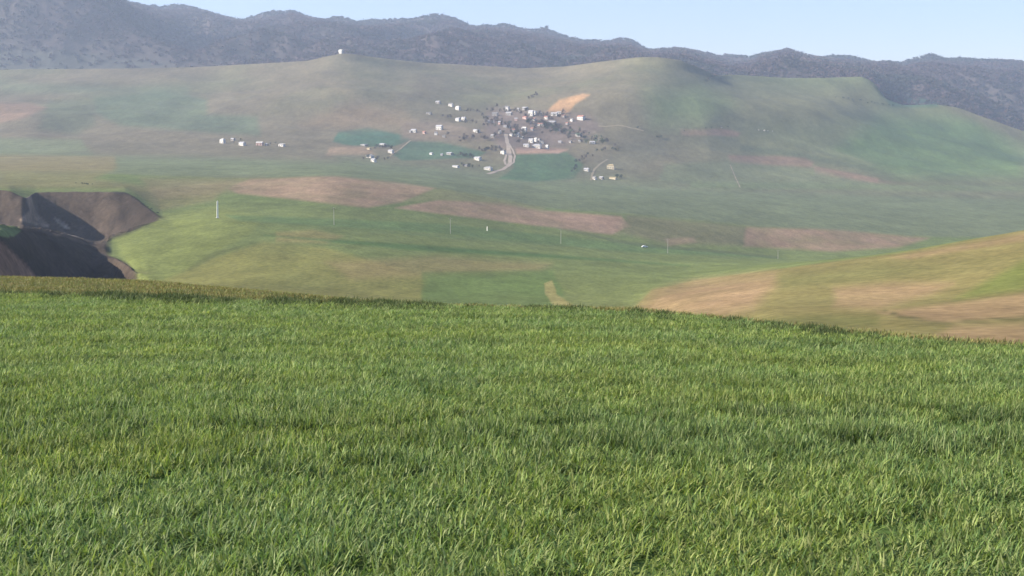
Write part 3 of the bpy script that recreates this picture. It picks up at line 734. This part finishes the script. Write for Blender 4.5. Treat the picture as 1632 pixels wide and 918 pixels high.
FARM = [
 (354.3, 224.3, 9.5, 7, 'wwH', 'rounded bright white house leftmost in the isolated farm row'),
 (371, 222.8, 7, 4, 'gzG', 'pale greenish grey shed second from left in the isolated farm row'),
 (386.3, 229.3, 11.5, 5.5, 'wzG', 'white house third from left in the isolated farm row'),
 (413.7, 229.3, 11.5, 5.5, 'pwG', 'pink and white house fourth from left in the isolated farm row'),
 (426, 230, 5, 3, 'gzG', 'tiny grey hut between the last two houses of the isolated farm row'),
 (449, 231, 10.5, 4, 'wwS', 'low flat white house rightmost in the isolated farm row'),
]
for r in FARM: house(*r, group='farm houses in a row left of the village')
hh = house(543.7, 81.2, 7.5, 6, 'wwG', 'small white building alone on the pointed hilltop under the wooded mountains', group=None, name='hilltop_building', cat='building', yaw=-40, z0=S_8)
if 'group' in hh: del hh['group']

# ------------------------------------------------------------------ trees of the village
def tree_meshes(seed, Hh, Rr, leafn, leafs):
    q = random.Random(seed)
    tb = MB(); tb.tube((0, 0, -.5), (q.uniform(-.1, .1), 0, Hh * .4), .22, .14, 6, False)
    for k in range(5):
        a = k * 1.256 + q.uniform(-.4, .4)
        tb.tube((0, 0, Hh * q.uniform(.28, .4)), (math.cos(a) * Rr * .7, math.sin(a) * Rr * .7, Hh * q.uniform(.6, .92)), .09, .03, 4, False)
    lb = MB()
    cl = [(q.gauss(0, Rr * .42), q.gauss(0, Rr * .42), Hh * q.uniform(.35, .92)) for _ in range(11)]
    for _ in range(leafn):
        c = q.choice(cl)
        p = Vector((c[0] + q.gauss(0, Rr * .24), c[1] + q.gauss(0, Rr * .24), c[2] + q.gauss(0, Hh * .09)))
        d1 = Vector((q.gauss(0, 1), q.gauss(0, 1), q.gauss(0, 1))).normalized() * leafs * q.uniform(.6, 1.3)
        d2 = d1.orthogonal().normalized() * leafs * q.uniform(.4, .9)
        lb.add([p - d1, p + d2, p + d1 * .9, p - d2], [(0, 1, 2, 3)])
    return tb, lb
TREES = []   # trunk and crown meshes shared by the copies
for sd_, mt_ in ((1, M_TWIG), (2, M_TWIG), (3, M_EVER), (4, M_BUDS)):
    tb, lb = tree_meshes(sd_, 8.0, 3.3, 230, .5)
    TREES.append((tb.mesh('trunk', M_BARK), lb.mesh('crown', mt_)))
tb, lb = tree_meshes(9, 2.6, 2.0, 150, .3)
SHRUB = (tb.mesh('stem', M_BARK), lb.mesh('crown', M_EVER))
def plant(u, v, kind, s, label, group, z0=S_5 - .2, name='tree', z1=S_9 + .02):
    p = ground_at(u, v, z0, z1)
    dx = rnd.uniform(-2, 2); dy = rnd.uniform(-3, 3)
    p = Vector((p.x + dx, p.y + dy, height(p.x + dx, p.y + dy)))
    o = thing(name, label, 'shrub' if name == 'shrub' else 'tree', p, rnd.uniform(0, 6.28), group)
    o.scale = (s * rnd.uniform(.85, 1.2), s * rnd.uniform(.85, 1.2), s * rnd.uniform(.8, 1.15))
    a_, b_ = SHRUB if name == 'shrub' else TREES[kind]
    link('stem' if name == 'shrub' else 'trunk', a_, o); link('crown', b_, o)
def scatter(n, u0, v0, u1, v1, spread, kinds, label, group, s=(.6, 1.0), name='tree', z0=S_5 - .2, z1=S_9 + .02):
    for i in range(n):
        f = (i + rnd.random()) / n
        lab = label if n < 9 else label + ('', ' towards its left', ' near its middle', ' towards its right')[1 + min(2, int(f * 3))]
        plant(u0 + (u1 - u0) * f + rnd.gauss(0, spread), v0 + (v1 - v0) * f + rnd.gauss(0, spread * .45), rnd.choice(kinds), rnd.uniform(*s) * 1.12, lab, group, z0, name, z1)
scatter(9, 728, 249, 757, 252, 1.2, [0, 2], 'dark tree in the hedge row left of the long white house', 'upper hedge row trees in the green fields', (.4, .65))
scatter(6, 733, 265, 760, 267, 1.6, [0, 2], 'small dark tree in the lower row between two low white houses', 'lower row trees in the green fields', (.35, .6))
scatter(10, 598, 236, 627, 236, 1.6, [0, 1, 2], 'dark bare tree behind the right house of the left hamlet', 'trees behind the left hamlet', (.45, .75))
scatter(9, 573, 249, 622, 256, 3.0, [0, 2], 'dark tree among the lowest houses of the left hamlet', 'trees among the lower houses of the left hamlet', (.4, .7))
scatter(44, 776, 188, 835, 222, 9, [0, 1, 0, 2], 'bare grey tree among the houses at the top of the dirt road', 'bare trees in the village centre', (.5, .95))
scatter(52, 840, 196, 905, 212, 9, [0, 1, 2], 'bare grey tree among the rusty roofed houses right of centre', 'bare trees in the right of the village', (.5, .95))
scatter(28, 785, 176, 905, 188, 5, [0, 1], 'bare tree along the upper edge of the village', 'bare trees along the village upper edge', (.5, .9))
scatter(9, 738, 176, 768, 178, 1.5, [0, 1], 'dark scrubby tree in the line right of the three upper left houses', 'tree line on the upper left slope', (.35, .6))
scatter(14, 700, 187, 775, 201, 3, [0, 1], 'dark tree in the line running down from the adjoining white pair', 'tree line at the left of the village', (.45, .7))
scatter(20, 716, 222, 795, 218, 6, [0, 1], 'grey bare tree on the slope left of the dirt road', 'bare trees left of the dirt road', (.45, .8))
scatter(12, 762, 240, 800, 240, 3, [0, 0, 2], 'dark tree around the white house left of the road bend', 'dark trees by the road bend', (.5, .8))
scatter(30, 900, 208, 965, 232, 9, [1, 3, 3, 0], 'pale budding tree in the orchard right of the village', 'budding orchard trees right of the village', (.5, .9))
scatter(12, 965, 238, 915, 262, 3, [0, 2], 'dark tree in the diagonal line down to the lower right farm', 'diagonal tree line to the lower right farm', (.4, .7))
scatter(4, 984, 284, 988, 284, 1, [2], 'dark tree at the right end of the low tan shed', 'trees at the end of the tan shed', (.45, .6))
scatter(5, 912, 276, 922, 270, 1.5, [3, 0], 'grey tree beside the right edge of the lower green field', 'trees beside the lower green field', (.4, .7))
scatter(4, 1048, 221, 1056, 219, .8, [2], 'dark tree in the small clump on the hillside right of the village', 'small dark clump on the right hillside', (.4, .55))
scatter(3, 1014, 206, 1021, 205, .8, [2], 'dark tree above the pale track right of the village', 'dark trees above the pale track', (.35, .5))
scatter(5, 975, 241, 986, 239, .8, [2], 'dark tree in the isolated clump above the tan roofed farmhouse', 'dark clump above the tan roofed farmhouse', (.4, .6))
scatter(6, 552, 83, 567, 84, .8, [2], 'dark tree right of the white building on the pointed hilltop', 'dark trees on the pointed hilltop', (.5, .75), z0=S_8)
scatter(3, 536, 85, 541, 84, .8, [2, 0], 'dark tree left of the white building on the pointed hilltop', 'dark trees left of the hilltop building', (.4, .6), z0=S_8)
scatter(7, 351, 226, 455, 231, 3, [2, 0], 'small dark tree between the houses of the isolated farm row', 'trees in the isolated farm row', (.3, .5))
scatter(10, 1124, 131, 1142, 122, .8, [2, 0], 'dark tree in the notch between two round hills', 'trees in the notch between hills', (.5, .8), z0=S_8)
scatter(16, 1330, 156, 1425, 170, 1.0, [2], 'dark tree in the thin line along the right hill shoulder', 'thin tree line on the right hill shoulder', (.35, .6), z0=S_7)
scatter(6, 1090, 210, 1160, 203, 2, [2, 0], 'small tree above the red strip on the right hillside', 'small trees above the red strip', (.3, .45))
scatter(9, 842, 160, 856, 150, 2, [0, 1], 'bare tree in the gully above the village', 'bare trees in the gully above the village', (.4, .7))
scatter(6, 120, 293, 148, 294, .6, [2], 'dark shrub in the low line beyond the ravine rim', 'low shrub line beyond the ravine', (.25, .4), name='shrub', z0=S_R - .1)
scatter(4, 236, 330, 256, 344, .8, [2], 'dark shrub at the right tip of the ravine', 'shrubs at the ravine tip', (.25, .4), name='shrub', z0=S_D, z1=S_5)

# pale rocks on the right hillside
rk = MB(); q = random.Random(5)
for k in range(1):
    vv = []; n = 7
    for j in range(3):
        for i in range(n):
            a = i * 6.283 / n; r = (1.0, .85, .35)[j] * q.uniform(.75, 1.2)
            vv.append((r * math.cos(a), r * math.sin(a) * .8, (-.3, .45, .85)[j] + q.uniform(-.1, .1)))
    ff = [(j * n + i, j * n + (i + 1) % n, (j + 1) * n + (i + 1) % n, (j + 1) * n + i) for j in range(2) for i in range(n)] + [tuple(range(2 * n, 3 * n))]
    rk.add(vv, ff)
ROCK = rk.mesh('rock', M_ROCK)
for u, v, s, lb in [(1209, 207.5, 1.5, 'pale rock, left one of four near the hill track on the right hillside'), (1218, 208, 2.2, 'largest pale rock of four near the hill track on the right hillside'),
                    (1223, 209.5, 1.3, 'small pale rock touching the largest one near the hill track'), (1232, 210.5, 1.2, 'pale rock, right one of four near the hill track on the right hillside'),
                    (1150, 204.5, 1.6, 'lone pale rock above the short red strip on the right hillside')]:
    o = link('rock', ROCK); o.location = ground_at(u, v); o.scale = (s, s, s * .9); o.rotation_euler = (0, 0, u)
    o['label'] = lb; o['category'] = 'rock'; o['group'] = 'pale rocks on the right hillside'

# ------------------------------------------------------------------ power poles, pillar, marker post, car
def pole(u, v, hp, label):
    p = ground_at(u, v, S_L, S_R + .3); k = p.y / F; H = hp * k
    o = thing('power_pole', label, 'power pole', p, rnd.uniform(-.3, .3), 'power poles crossing the valley')
    b = MB(); b.tube((0, 0, -.6), (0, 0, H), .15, .10, 8); link('pole', b.mesh('pole', M_POLE), o)
    c = MB(); c.box(-.9, .9, -.08, .08, H - .75, H - .6); arm = link('crossarm', c.mesh('crossarm', M_WOODD), o)
    for x in (-.8, .8):
        i_ = MB(); i_.tube((x, 0, H - .6), (x, 0, H - .36), .07, .05, 6); link('insulator', i_.mesh('insulator', M_WHITE), arm)
for u, v, hp, lb in [(533, 358.5, 28, 'thin pale power pole leftmost in the row crossing the green valley'),
                     (717, 372.5, 26, 'thin pale power pole second from left, below the first ploughed strip'),
                     (893, 388.5, 24, 'thin pale power pole third from left, below the reddest ploughed patch'),
                     (1065, 403.5, 23, 'thin pale power pole fourth from left, right of the white car'),
                     (1240, 412.5, 14, 'thin pale power pole rightmost in the row, above the tan hill')]:
    pole(u, v, hp, lb)
p = ground_at(346.5, 347.5, S_L - .5, S_D + .5); k = p.y / F
o = thing('pillar', 'tall white pillar standing alone on the green field beside the ravine', 'pillar', p, .3)
H = 27.5 * k
b = MB(); b.tube((0, 0, -.6), (.18, 0, H * .96), .62, .50, 4); link('shaft', b.mesh('shaft', M_PILLAR), o)
b = MB(); b.tube((.18, 0, H * .96), (.19, 0, H), .50, .16, 4); link('cap', b.mesh('cap', M_PILLAR), o)
b = MB(); b.box(-.75, .75, -.75, .75, -.5, .35); link('base', b.mesh('base', M_CONC), o)
p = ground_at(776, 367.5, S_L - .5, S_R + .3); k = p.y / F
o = thing('marker_post', 'short white marker post between the second and third power poles', 'post', p)
b = MB(); b.tube((0, 0, -.4), (0, 0, 6.5 * k), .30, .26, 8); link('post', b.mesh('post', M_PILLAR), o)
b = MB(); b.tube((0, 0, 6.5 * k), (0, 0, 6.9 * k), .30, .08, 8); link('cap', b.mesh('cap', M_CONC), o)

p = ground_at(1028, 394.5, S_L, S_R + .3)
o = thing('parked_car', 'small white car on the field track left of the fourth power pole', 'car', p, .12)
b = MB()
prof = [(-2.0, .35), (2.0, .35), (2.05, .75), (1.1, .95), (.55, 1.42), (-.95, 1.45), (-1.7, .98), (-2.05, .85)]
n = len(prof)
b.add([(x, -.8, z) for x, z in prof] + [(x, .8, z) for x, z in prof], [tuple(range(n)), tuple(range(2 * n - 1, n - 1, -1))] + [(i, i + n, (i + 1) % n + n, (i + 1) % n) for i in range(n)])
link('body', b.mesh('body', M_PAINT), o)
for x in (-1.25, 1.25):
    for y in (-.78, .78):
        c = MB(); c.tube((x, y - .1, .32), (x, y + .1, .32), .32, .32, 12); link('wheel', c.mesh('wheel', M_TYRE), o)
c = MB(); c.add([(-1.3, -.815, 1.0), (.7, -.815, 1.0), (.4, -.815, 1.34), (-.9, -.815, 1.36)], [(0, 1, 2, 3)]); link('window', c.mesh('window', M_DARK), o)

# ------------------------------------------------------------------ scattered growth through geometry nodes: wheat, weeds, dry grass, far wood
def gn_scatter(name, pts, scale, tint, rot, sources, material_kind='stuff', tilt=None, label=None):
    me = bpy.data.meshes.new(name)
    me.vertices.add(len(pts)); me.vertices.foreach_set('co', np.asarray(pts, 'f').ravel())
    def at(nm, arr, ty='FLOAT'):
        a = me.attributes.new(nm, ty, 'POINT')
        a.data.foreach_set('vector' if ty == 'FLOAT_VECTOR' else 'value', np.asarray(arr, 'f' if ty != 'INT' else 'i').ravel())
    rv = np.zeros((len(pts), 3)); rv[:, 2] = rot
    if tilt is not None: rv[:, :2] = tilt
    at('rot', rv, 'FLOAT_VECTOR'); at('scl', scale, 'FLOAT_VECTOR'); at('tint', tint, 'FLOAT_VECTOR'); at('pick', rs.randint(0, len(sources), len(pts)), 'INT')
    o = bpy.data.objects.new(name, me); COL.objects.link(o); o['kind'] = material_kind
    if label: o['label'] = label
    c = bpy.data.collections.new(name + '_source')
    for i, s_ in enumerate(sources):
        c.objects.link(bpy.data.objects.new('%s_sprig' % name, s_))
    ng = bpy.data.node_groups.new(name, 'GeometryNodeTree')
    ng.interface.new_socket('Geometry', in_out='INPUT', socket_type='NodeSocketGeometry')
    ng.interface.new_socket('Geometry', in_out='OUTPUT', socket_type='NodeSocketGeometry')
    N = ng.nodes.new; L = ng.links.new
    gi = N('NodeGroupInput'); go = N('NodeGroupOutput')
    ci = N('GeometryNodeCollectionInfo'); ci.inputs['Collection'].default_value = c; ci.inputs['Separate Children'].default_value = True; ci.inputs['Reset Children'].default_value = True
    ip = N('GeometryNodeInstanceOnPoints'); ip.inputs['Pick Instance'].default_value = True
    def named(nm, ty):
        n_ = N('GeometryNodeInputNamedAttribute'); n_.data_type = ty; n_.inputs['Name'].default_value = nm
        return [x for x in n_.outputs if x.enabled and x.name == 'Attribute'][0]
    L(gi.outputs[0], ip.inputs['Points']); L(ci.outputs[0], ip.inputs['Instance'])
    L(named('pick', 'INT'), ip.inputs['Instance Index'])
    L(named('rot', 'FLOAT_VECTOR'), ip.inputs['Rotation']); L(named('scl', 'FLOAT_VECTOR'), ip.inputs['Scale'])
    L(ip.outputs[0], go.inputs[0])
    md = o.modifiers.new('scatter', 'NODES'); md.node_group = ng
    return o

def leaf_mat(name, transl, rough, spec):
    mm, t, b = mat(name, rough)
    b.inputs['Specular IOR Level'].default_value = spec
    a1 = t.nodes.new('ShaderNodeAttribute'); a1.attribute_name = 'Col'
    a2 = t.nodes.new('ShaderNodeAttribute'); a2.attribute_name = 'tint'; a2.attribute_type = 'INSTANCER'
    mx = t.nodes.new('ShaderNodeVectorMath'); mx.operation = 'MULTIPLY'
    t.links.new(a1.outputs['Color'], mx.inputs[0]); t.links.new(a2.outputs['Vector'], mx.inputs[1])
    t.links.new(mx.outputs[0], b.inputs['Base Color'])
    if transl:
        tr = t.nodes.new('ShaderNodeBsdfTranslucent')
        sc_ = t.nodes.new('ShaderNodeVectorMath'); sc_.operation = 'MULTIPLY'; sc_.inputs[1].default_value = (1.0, 1.05, .55)
        t.links.new(mx.outputs[0], sc_.inputs[0]); t.links.new(sc_.outputs[0], tr.inputs['Color'])
        ms = t.nodes.new('ShaderNodeMixShader'); ms.inputs[0].default_value = transl
        t.links.new(b.outputs[0], ms.inputs[1]); t.links.new(tr.outputs[0], ms.inputs[2])
        t.links.new(ms.outputs[0], t.nodes['Material Output'].inputs['Surface'])
    return mm
M_BLADE = leaf_mat('wheat_blade', .42, .6, .22)
M_WEED = leaf_mat('weed_leaf', .25, .7, .2)
M_FAR = leaf_mat('woodland', 0, .95, .05)

def tuft(seed, n, rad, l0, l1, wd, cols, mtl, erect=.55, droop=1.0):
    q = random.Random(seed); vs_, fs_, cs = [], [], []
    for _ in range(n):
        r = rad * math.sqrt(q.random()); a = q.random() * 6.283
        bx, by = r * math.cos(a), r * math.sin(a)
        h_ = q.random() * 6.283; L_ = q.uniform(l0, l1); wv = wd * q.uniform(.7, 1.25)
        lean = q.uniform(.05, erect); bend = q.uniform(.2, 1.25) * droop
        if q.random() < .12: bend += .9
        d = (math.cos(h_), math.sin(h_)); tw = h_ + math.pi / 2 + q.uniform(-.6, .6); s = (math.cos(tw), math.sin(tw))
        c = q.choice(cols); br = q.uniform(.75, 1.25)
        x, y, z = bx, by, 0.0; b0 = len(vs_); seg = 4
        for k in range(seg + 1):
            tk = k / seg
            ww = wv * (1 - tk ** 1.8) * (.75 + .5 * min(1, tk * 3)) * .5
            vs_ += [(x - s[0] * ww, y - s[1] * ww, z), (x + s[0] * ww, y + s[1] * ww, z)] if k < seg else [(x, y, z)]
            g_ = br * (.9 + .2 * tk)
            cs += [(c[0] * g_, c[1] * g_, c[2] * g_, 1)] * (2 if k < seg else 1)
            th = lean + bend * tk
            x += d[0] * math.sin(th) * L_ / seg; y += d[1] * math.sin(th) * L_ / seg; z += math.cos(th) * L_ / seg
        for k in range(seg - 1): fs_.append((b0 + 2 * k, b0 + 2 * k + 1, b0 + 2 * k + 3, b0 + 2 * k + 2))
        fs_.append((b0 + 2 * seg - 2, b0 + 2 * seg - 1, b0 + 2 * seg))
    me = bpy.data.meshes.new('sprig'); me.from_pydata(vs_, [], fs_)
    ca = me.color_attributes.new('Col', 'FLOAT_COLOR', 'POINT'); ca.data.foreach_set('color', np.array(cs, 'f').ravel())
    me.polygons.foreach_set('use_smooth', np.ones(len(me.polygons), bool)); me.materials.append(mtl)
    return me
WC = [(.168, .238, .072), (.142, .218, .064), (.198, .258, .080), (.108, .184, .064), (.245, .292, .120)]
wheat_src = [tuft(100 + i, 66, .16, .055, .135, .0095, WC, M_BLADE, .9, 1.3) for i in range(7)]

def strip_points(y0, y1, rho, amax=.44, side=5.0):
    # the cone of view and five metres either side of it
    wmax = amax * y1 + side
    n = int(rho * 2 * wmax * (y1 - y0))
    Y = rs.uniform(y0, y1, n); X = rs.uniform(-wmax, wmax, n)
    k = np.abs(X) < amax * Y + side
    return X[k], Y[k]
def fan_points(y0, y1, rho, amax=.45):
    n = int(rho * amax * (y1 ** 2 - y0 ** 2))
    Y = np.sqrt(rs.uniform(y0 ** 2, y1 ** 2, n)); a = rs.uniform(-amax, amax, n)
    return a * Y, Y
def ground_z(X, Y):
    return np.array([height(x, y) for x, y in zip(X, Y)])
xs, ys = [], []
for y0, y1, rho in [(1.5, 12, 70), (12, 20, 50), (20, 32, 34), (32, 46, 26)]:
    x_, y_ = strip_points(y0, y1, rho); xs.append(x_); ys.append(y_)
X = np.concatenate(xs); Y = np.concatenate(ys)
lim = np.interp(X / Y, A, E_y)
ok = Y < lim + .8 * perlin(X / 1.3, Y / 1.3); X, Y = X[ok], Y[ok]
patchn = fbm(X / 1.1 + 3, Y / 1.6, 3); big = fbm(X / 4.5, Y / 6.0 + 8, 3)
gap = fbm(X / .45, Y / .55, 2)
tall = 1.0 + .35 * patchn + .28 * big + .16 * rs.randn(len(X))
lush = np.exp(-((Y - 13.0 - 2.0 * perlin(X / 5, X * 0 + 2.2)) / 1.5) ** 2) * sstep(-.05, .3, perlin(X / .8 + 4, Y / .7))
lush2 = np.exp(-((Y - 10.6 - 1.2 * perlin(X / 4 + 7, X * 0 + 1.2)) / .9) ** 2) * sstep(0, .3, perlin(X / .6 + 9, Y / .6))
lush = np.maximum(lush, lush2)
tall += .75 * lush
tram = np.exp(-((Y - 25.5 - .10 * X) / .35) ** 2) + np.exp(-((Y - 28.6 - .02 * X) / .4) ** 2) * (X < 3)
ok = rs.rand(len(X)) > sstep(.08, .4, gap) * .92 + .55 * tram * (perlin(X / 2.2, Y) > -.1)
X, Y, tall, patchn, big, lush = X[ok], Y[ok], tall[ok], patchn[ok], big[ok], lush[ok]
tall = 1 + (tall - 1) * (1 - .6 * sstep(14, 26, Y))
tall = np.clip(tall, .5, 1.9)
wide = np.where(Y < 14, 1.0, 1.0 + (Y - 14) / 40)
S3 = np.stack([wide, wide, tall], 1)
yel = np.clip(.5 + 1.3 * fbm(X / 2.4 + 11, Y / 3.2, 3) - .5 * lush, 0, 1)
T3 = np.stack([.96 + .14 * yel, .98 + .06 * yel, 1.04 - .16 * yel], 1) * (1 + .12 * rs.randn(len(X)))[:, None] * (1 - .30 * lush)[:, None] * (1 + .10 * np.sin(Y * 1.9 + 1.5 * perlin(X / 6, Y / 6)) * (Y > 15))[:, None]
Z = ground_z(X, Y) - .01
gn_scatter('wheat', np.stack([X, Y, Z], 1), S3, np.clip(T3, .3, 2), rs.rand(len(X)) * 6.283, wheat_src, label='green young wheat blades covering the near field', tilt=rs.randn(len(X), 2) * .10)

# weeds along the edge of the field, dry grass on the margin beyond it
WD = [(.050, .078, .026), (.065, .092, .030), (.045, .066, .026), (.10, .115, .042)]
weed_src = [tuft(200 + i, 34, .26, .08, .25, .014, WD, M_WEED, .9, 1.0) for i in range(5)]
n = 12000
a = rs.uniform(-.6, .6, n); e = np.interp(a, A, E_y)
uu = CU + F * a
off = rs.randn(n) * 1.1 + .1; dens = np.clip(.5 + 1.0 * perlin(a * 38, a * 0 + .5) + .9 * perlin(a * 130, a * 0 + 2.5), .03, 1) * (1 - .8 * sstep(1330, 1480, uu))
ok = rs.rand(n) < dens; a, e, off, dens = a[ok], e[ok], off[ok], dens[ok]
Y = e + off * (e / 34.0); X = a * Y
sc_ = (.9 - .2 * sstep(500, 900, CU + F * a)) * (.6 + .5 * dens) * rs.uniform(.6, 1.2, len(X))
gn_scatter('weeds', np.stack([X, Y, ground_z(X, Y) - .02], 1), np.stack([sc_, sc_, sc_], 1), np.clip(1 + .2 * rs.randn(len(X)), .5, 1.6)[:, None] * np.ones((1, 3)), rs.rand(len(X)) * 6.283, weed_src, label='dark weeds along the far edge of the wheat field')
DC = [(.19, .175, .065), (.23, .20, .08), (.15, .175, .055), (.18, .145, .07), (.13, .165, .05)]
dry_src = [tuft(300 + i, 30, .22, .05, .12, .010, DC, M_WEED, .9, 1.0) for i in range(5)]
n = 24000
a = rs.uniform(-.6, .6, n); t_ = rs.rand(n) * 1.15
e = np.interp(a, A, E_y); b_ = np.interp(a, A, B_y)
Y = e + .3 + (b_ - e) * t_ + 1.2 * t_; X = a * Y
ok = rs.rand(n) < np.clip((b_ - e) / 8.0 - .08, 0, 1); X, Y = X[ok], Y[ok]
tn = fbm(X / 3.0, Y / 1.6, 3)
T3 = np.stack([1 + .35 * tn, 1 + .1 * tn, 1 - .2 * tn], 1) * (1 + .15 * rs.randn(len(X)))[:, None]
sc_ = rs.uniform(.6, 1.4, len(X))
gn_scatter('dry_grass', np.stack([X, Y, ground_z(X, Y) - .02], 1), np.stack([sc_, sc_, sc_], 1), np.clip(T3, .4, 1.8), rs.rand(len(X)) * 6.283, dry_src, label='short dry yellow grass between the wheat and the drop')

# the bare wood on the mountains: one mass nobody could count
def crown(seed, n):
    q = random.Random(seed); vs_, fs_, cs = [], [], []
    for _ in range(n):
        p = Vector((q.gauss(0, .30), q.gauss(0, .30), .55 + q.gauss(0, .22)))
        d1 = Vector((q.gauss(0, 1), q.gauss(0, 1), q.gauss(0, 1))).normalized() * q.uniform(.16, .32)
        d2 = d1.orthogonal().normalized() * q.uniform(.14, .28)
        b0 = len(vs_); vs_ += [p - d1, p + d2, p + d1, p - d2]; fs_.append((b0, b0 + 1, b0 + 2, b0 + 3)); g_ = q.uniform(.7, 1.3); cs += [(g_, g_, g_, 1)] * 4
    b0 = len(vs_); vs_ += [(-.03, 0, -.1), (.03, 0, -.1), (0, .04, .6)]; fs_.append((b0, b0 + 1, b0 + 2)); cs += [(.8, .8, .8, 1)] * 3
    me = bpy.data.meshes.new('far_tree'); me.from_pydata([tuple(v) for v in vs_], [], fs_)
    ca = me.color_attributes.new('Col', 'FLOAT_COLOR', 'POINT'); ca.data.foreach_set('color', np.array(cs, 'f').ravel())
    me.materials.append(M_FAR); return me
far_src = [crown(400 + i, 26) for i in range(5)]
inm = (GS > S_10 + .3) & (GS < S_M2 + .25) & (np.abs(A)[None, :] < .44)
area = np.linalg.norm(np.cross(du, dv), axis=-1) * inm
dens = np.clip(.9 + 1.0 * fbm(GX / 170, GY / 220, 3), .15, 1.4)
foot = 1 - .93 * (1 - sstep(S_M0, S_M0 + .45, GS)) * (1 - sstep(330, 420, U))
pr = (area * dens * foot).ravel(); N_FAR = 52000
pick = rs.choice(len(pr), N_FAR, p=pr / pr.sum())
pi_, pj_ = np.divmod(pick, NC)
jx = rs.rand(N_FAR); jy = rs.rand(N_FAR)
pi2 = np.minimum(pi_ + 1, NR - 1); pj2 = np.minimum(pj_ + 1, NC - 1)
lerp = lambda G: (G[pi_, pj_] * (1 - jx) + G[pi_, pj2] * jx) * (1 - jy) + (G[pi2, pj_] * (1 - jx) + G[pi2, pj2] * jx) * jy
X, Y, Z = lerp(GX), lerp(GY), lerp(GZ)
kindn = fbm(X / 220 + 5, Y / 300, 3) + .18 * rs.randn(N_FAR) + .35 * sstep(S_M2 - .35, S_M2, GS[pi_, pj_])
bare = np.array([.066, .047, .050]); ever = np.array([.036, .042, .038])
gully = (GS[pi_, pj_] > S_S + .05) & (GS[pi_, pj_] < S_G) & (U[pi_, pj_] > 120) & (U[pi_, pj_] < 315)  # spur flank: its shade is painted in by darkening the trees
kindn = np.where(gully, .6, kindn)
k_ = sstep(-.05, .45, kindn)[:, None]
T3 = (bare * (1 - k_) + ever * k_) * (1 + .10 * rs.randn(N_FAR))[:, None]
hgt = rs.uniform(5.5, 9.5, N_FAR) * (1 + .1 * k_[:, 0])
wdt = hgt * rs.uniform(.75, 1.15, N_FAR)
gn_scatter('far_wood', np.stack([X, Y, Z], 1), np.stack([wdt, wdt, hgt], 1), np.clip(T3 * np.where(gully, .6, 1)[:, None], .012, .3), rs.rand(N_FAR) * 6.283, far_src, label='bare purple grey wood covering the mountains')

# ------------------------------------------------------------------ haze
hz = MB(); hz.box(-9000, 9000, -400, 6400, float(GZ.min()) - 40, float(GZ.max()) + 60)
hm_ = bpy.data.materials.new('haze'); hm_.use_nodes = True
t = hm_.node_tree
t.nodes.remove(t.nodes['Principled BSDF'])
pv = t.nodes.new('ShaderNodeVolumePrincipled')
pv.inputs['Color'].default_value = (.62, .76, 1.0, 1)
pv.inputs['Density'].default_value = HAZE_DENSITY
pv.inputs['Anisotropy'].default_value = 0.2
t.links.new(pv.outputs[0], t.nodes['Material Output'].inputs['Volume'])
ho = link('haze', hz.mesh('haze', hm_)); ho['kind'] = 'stuff'
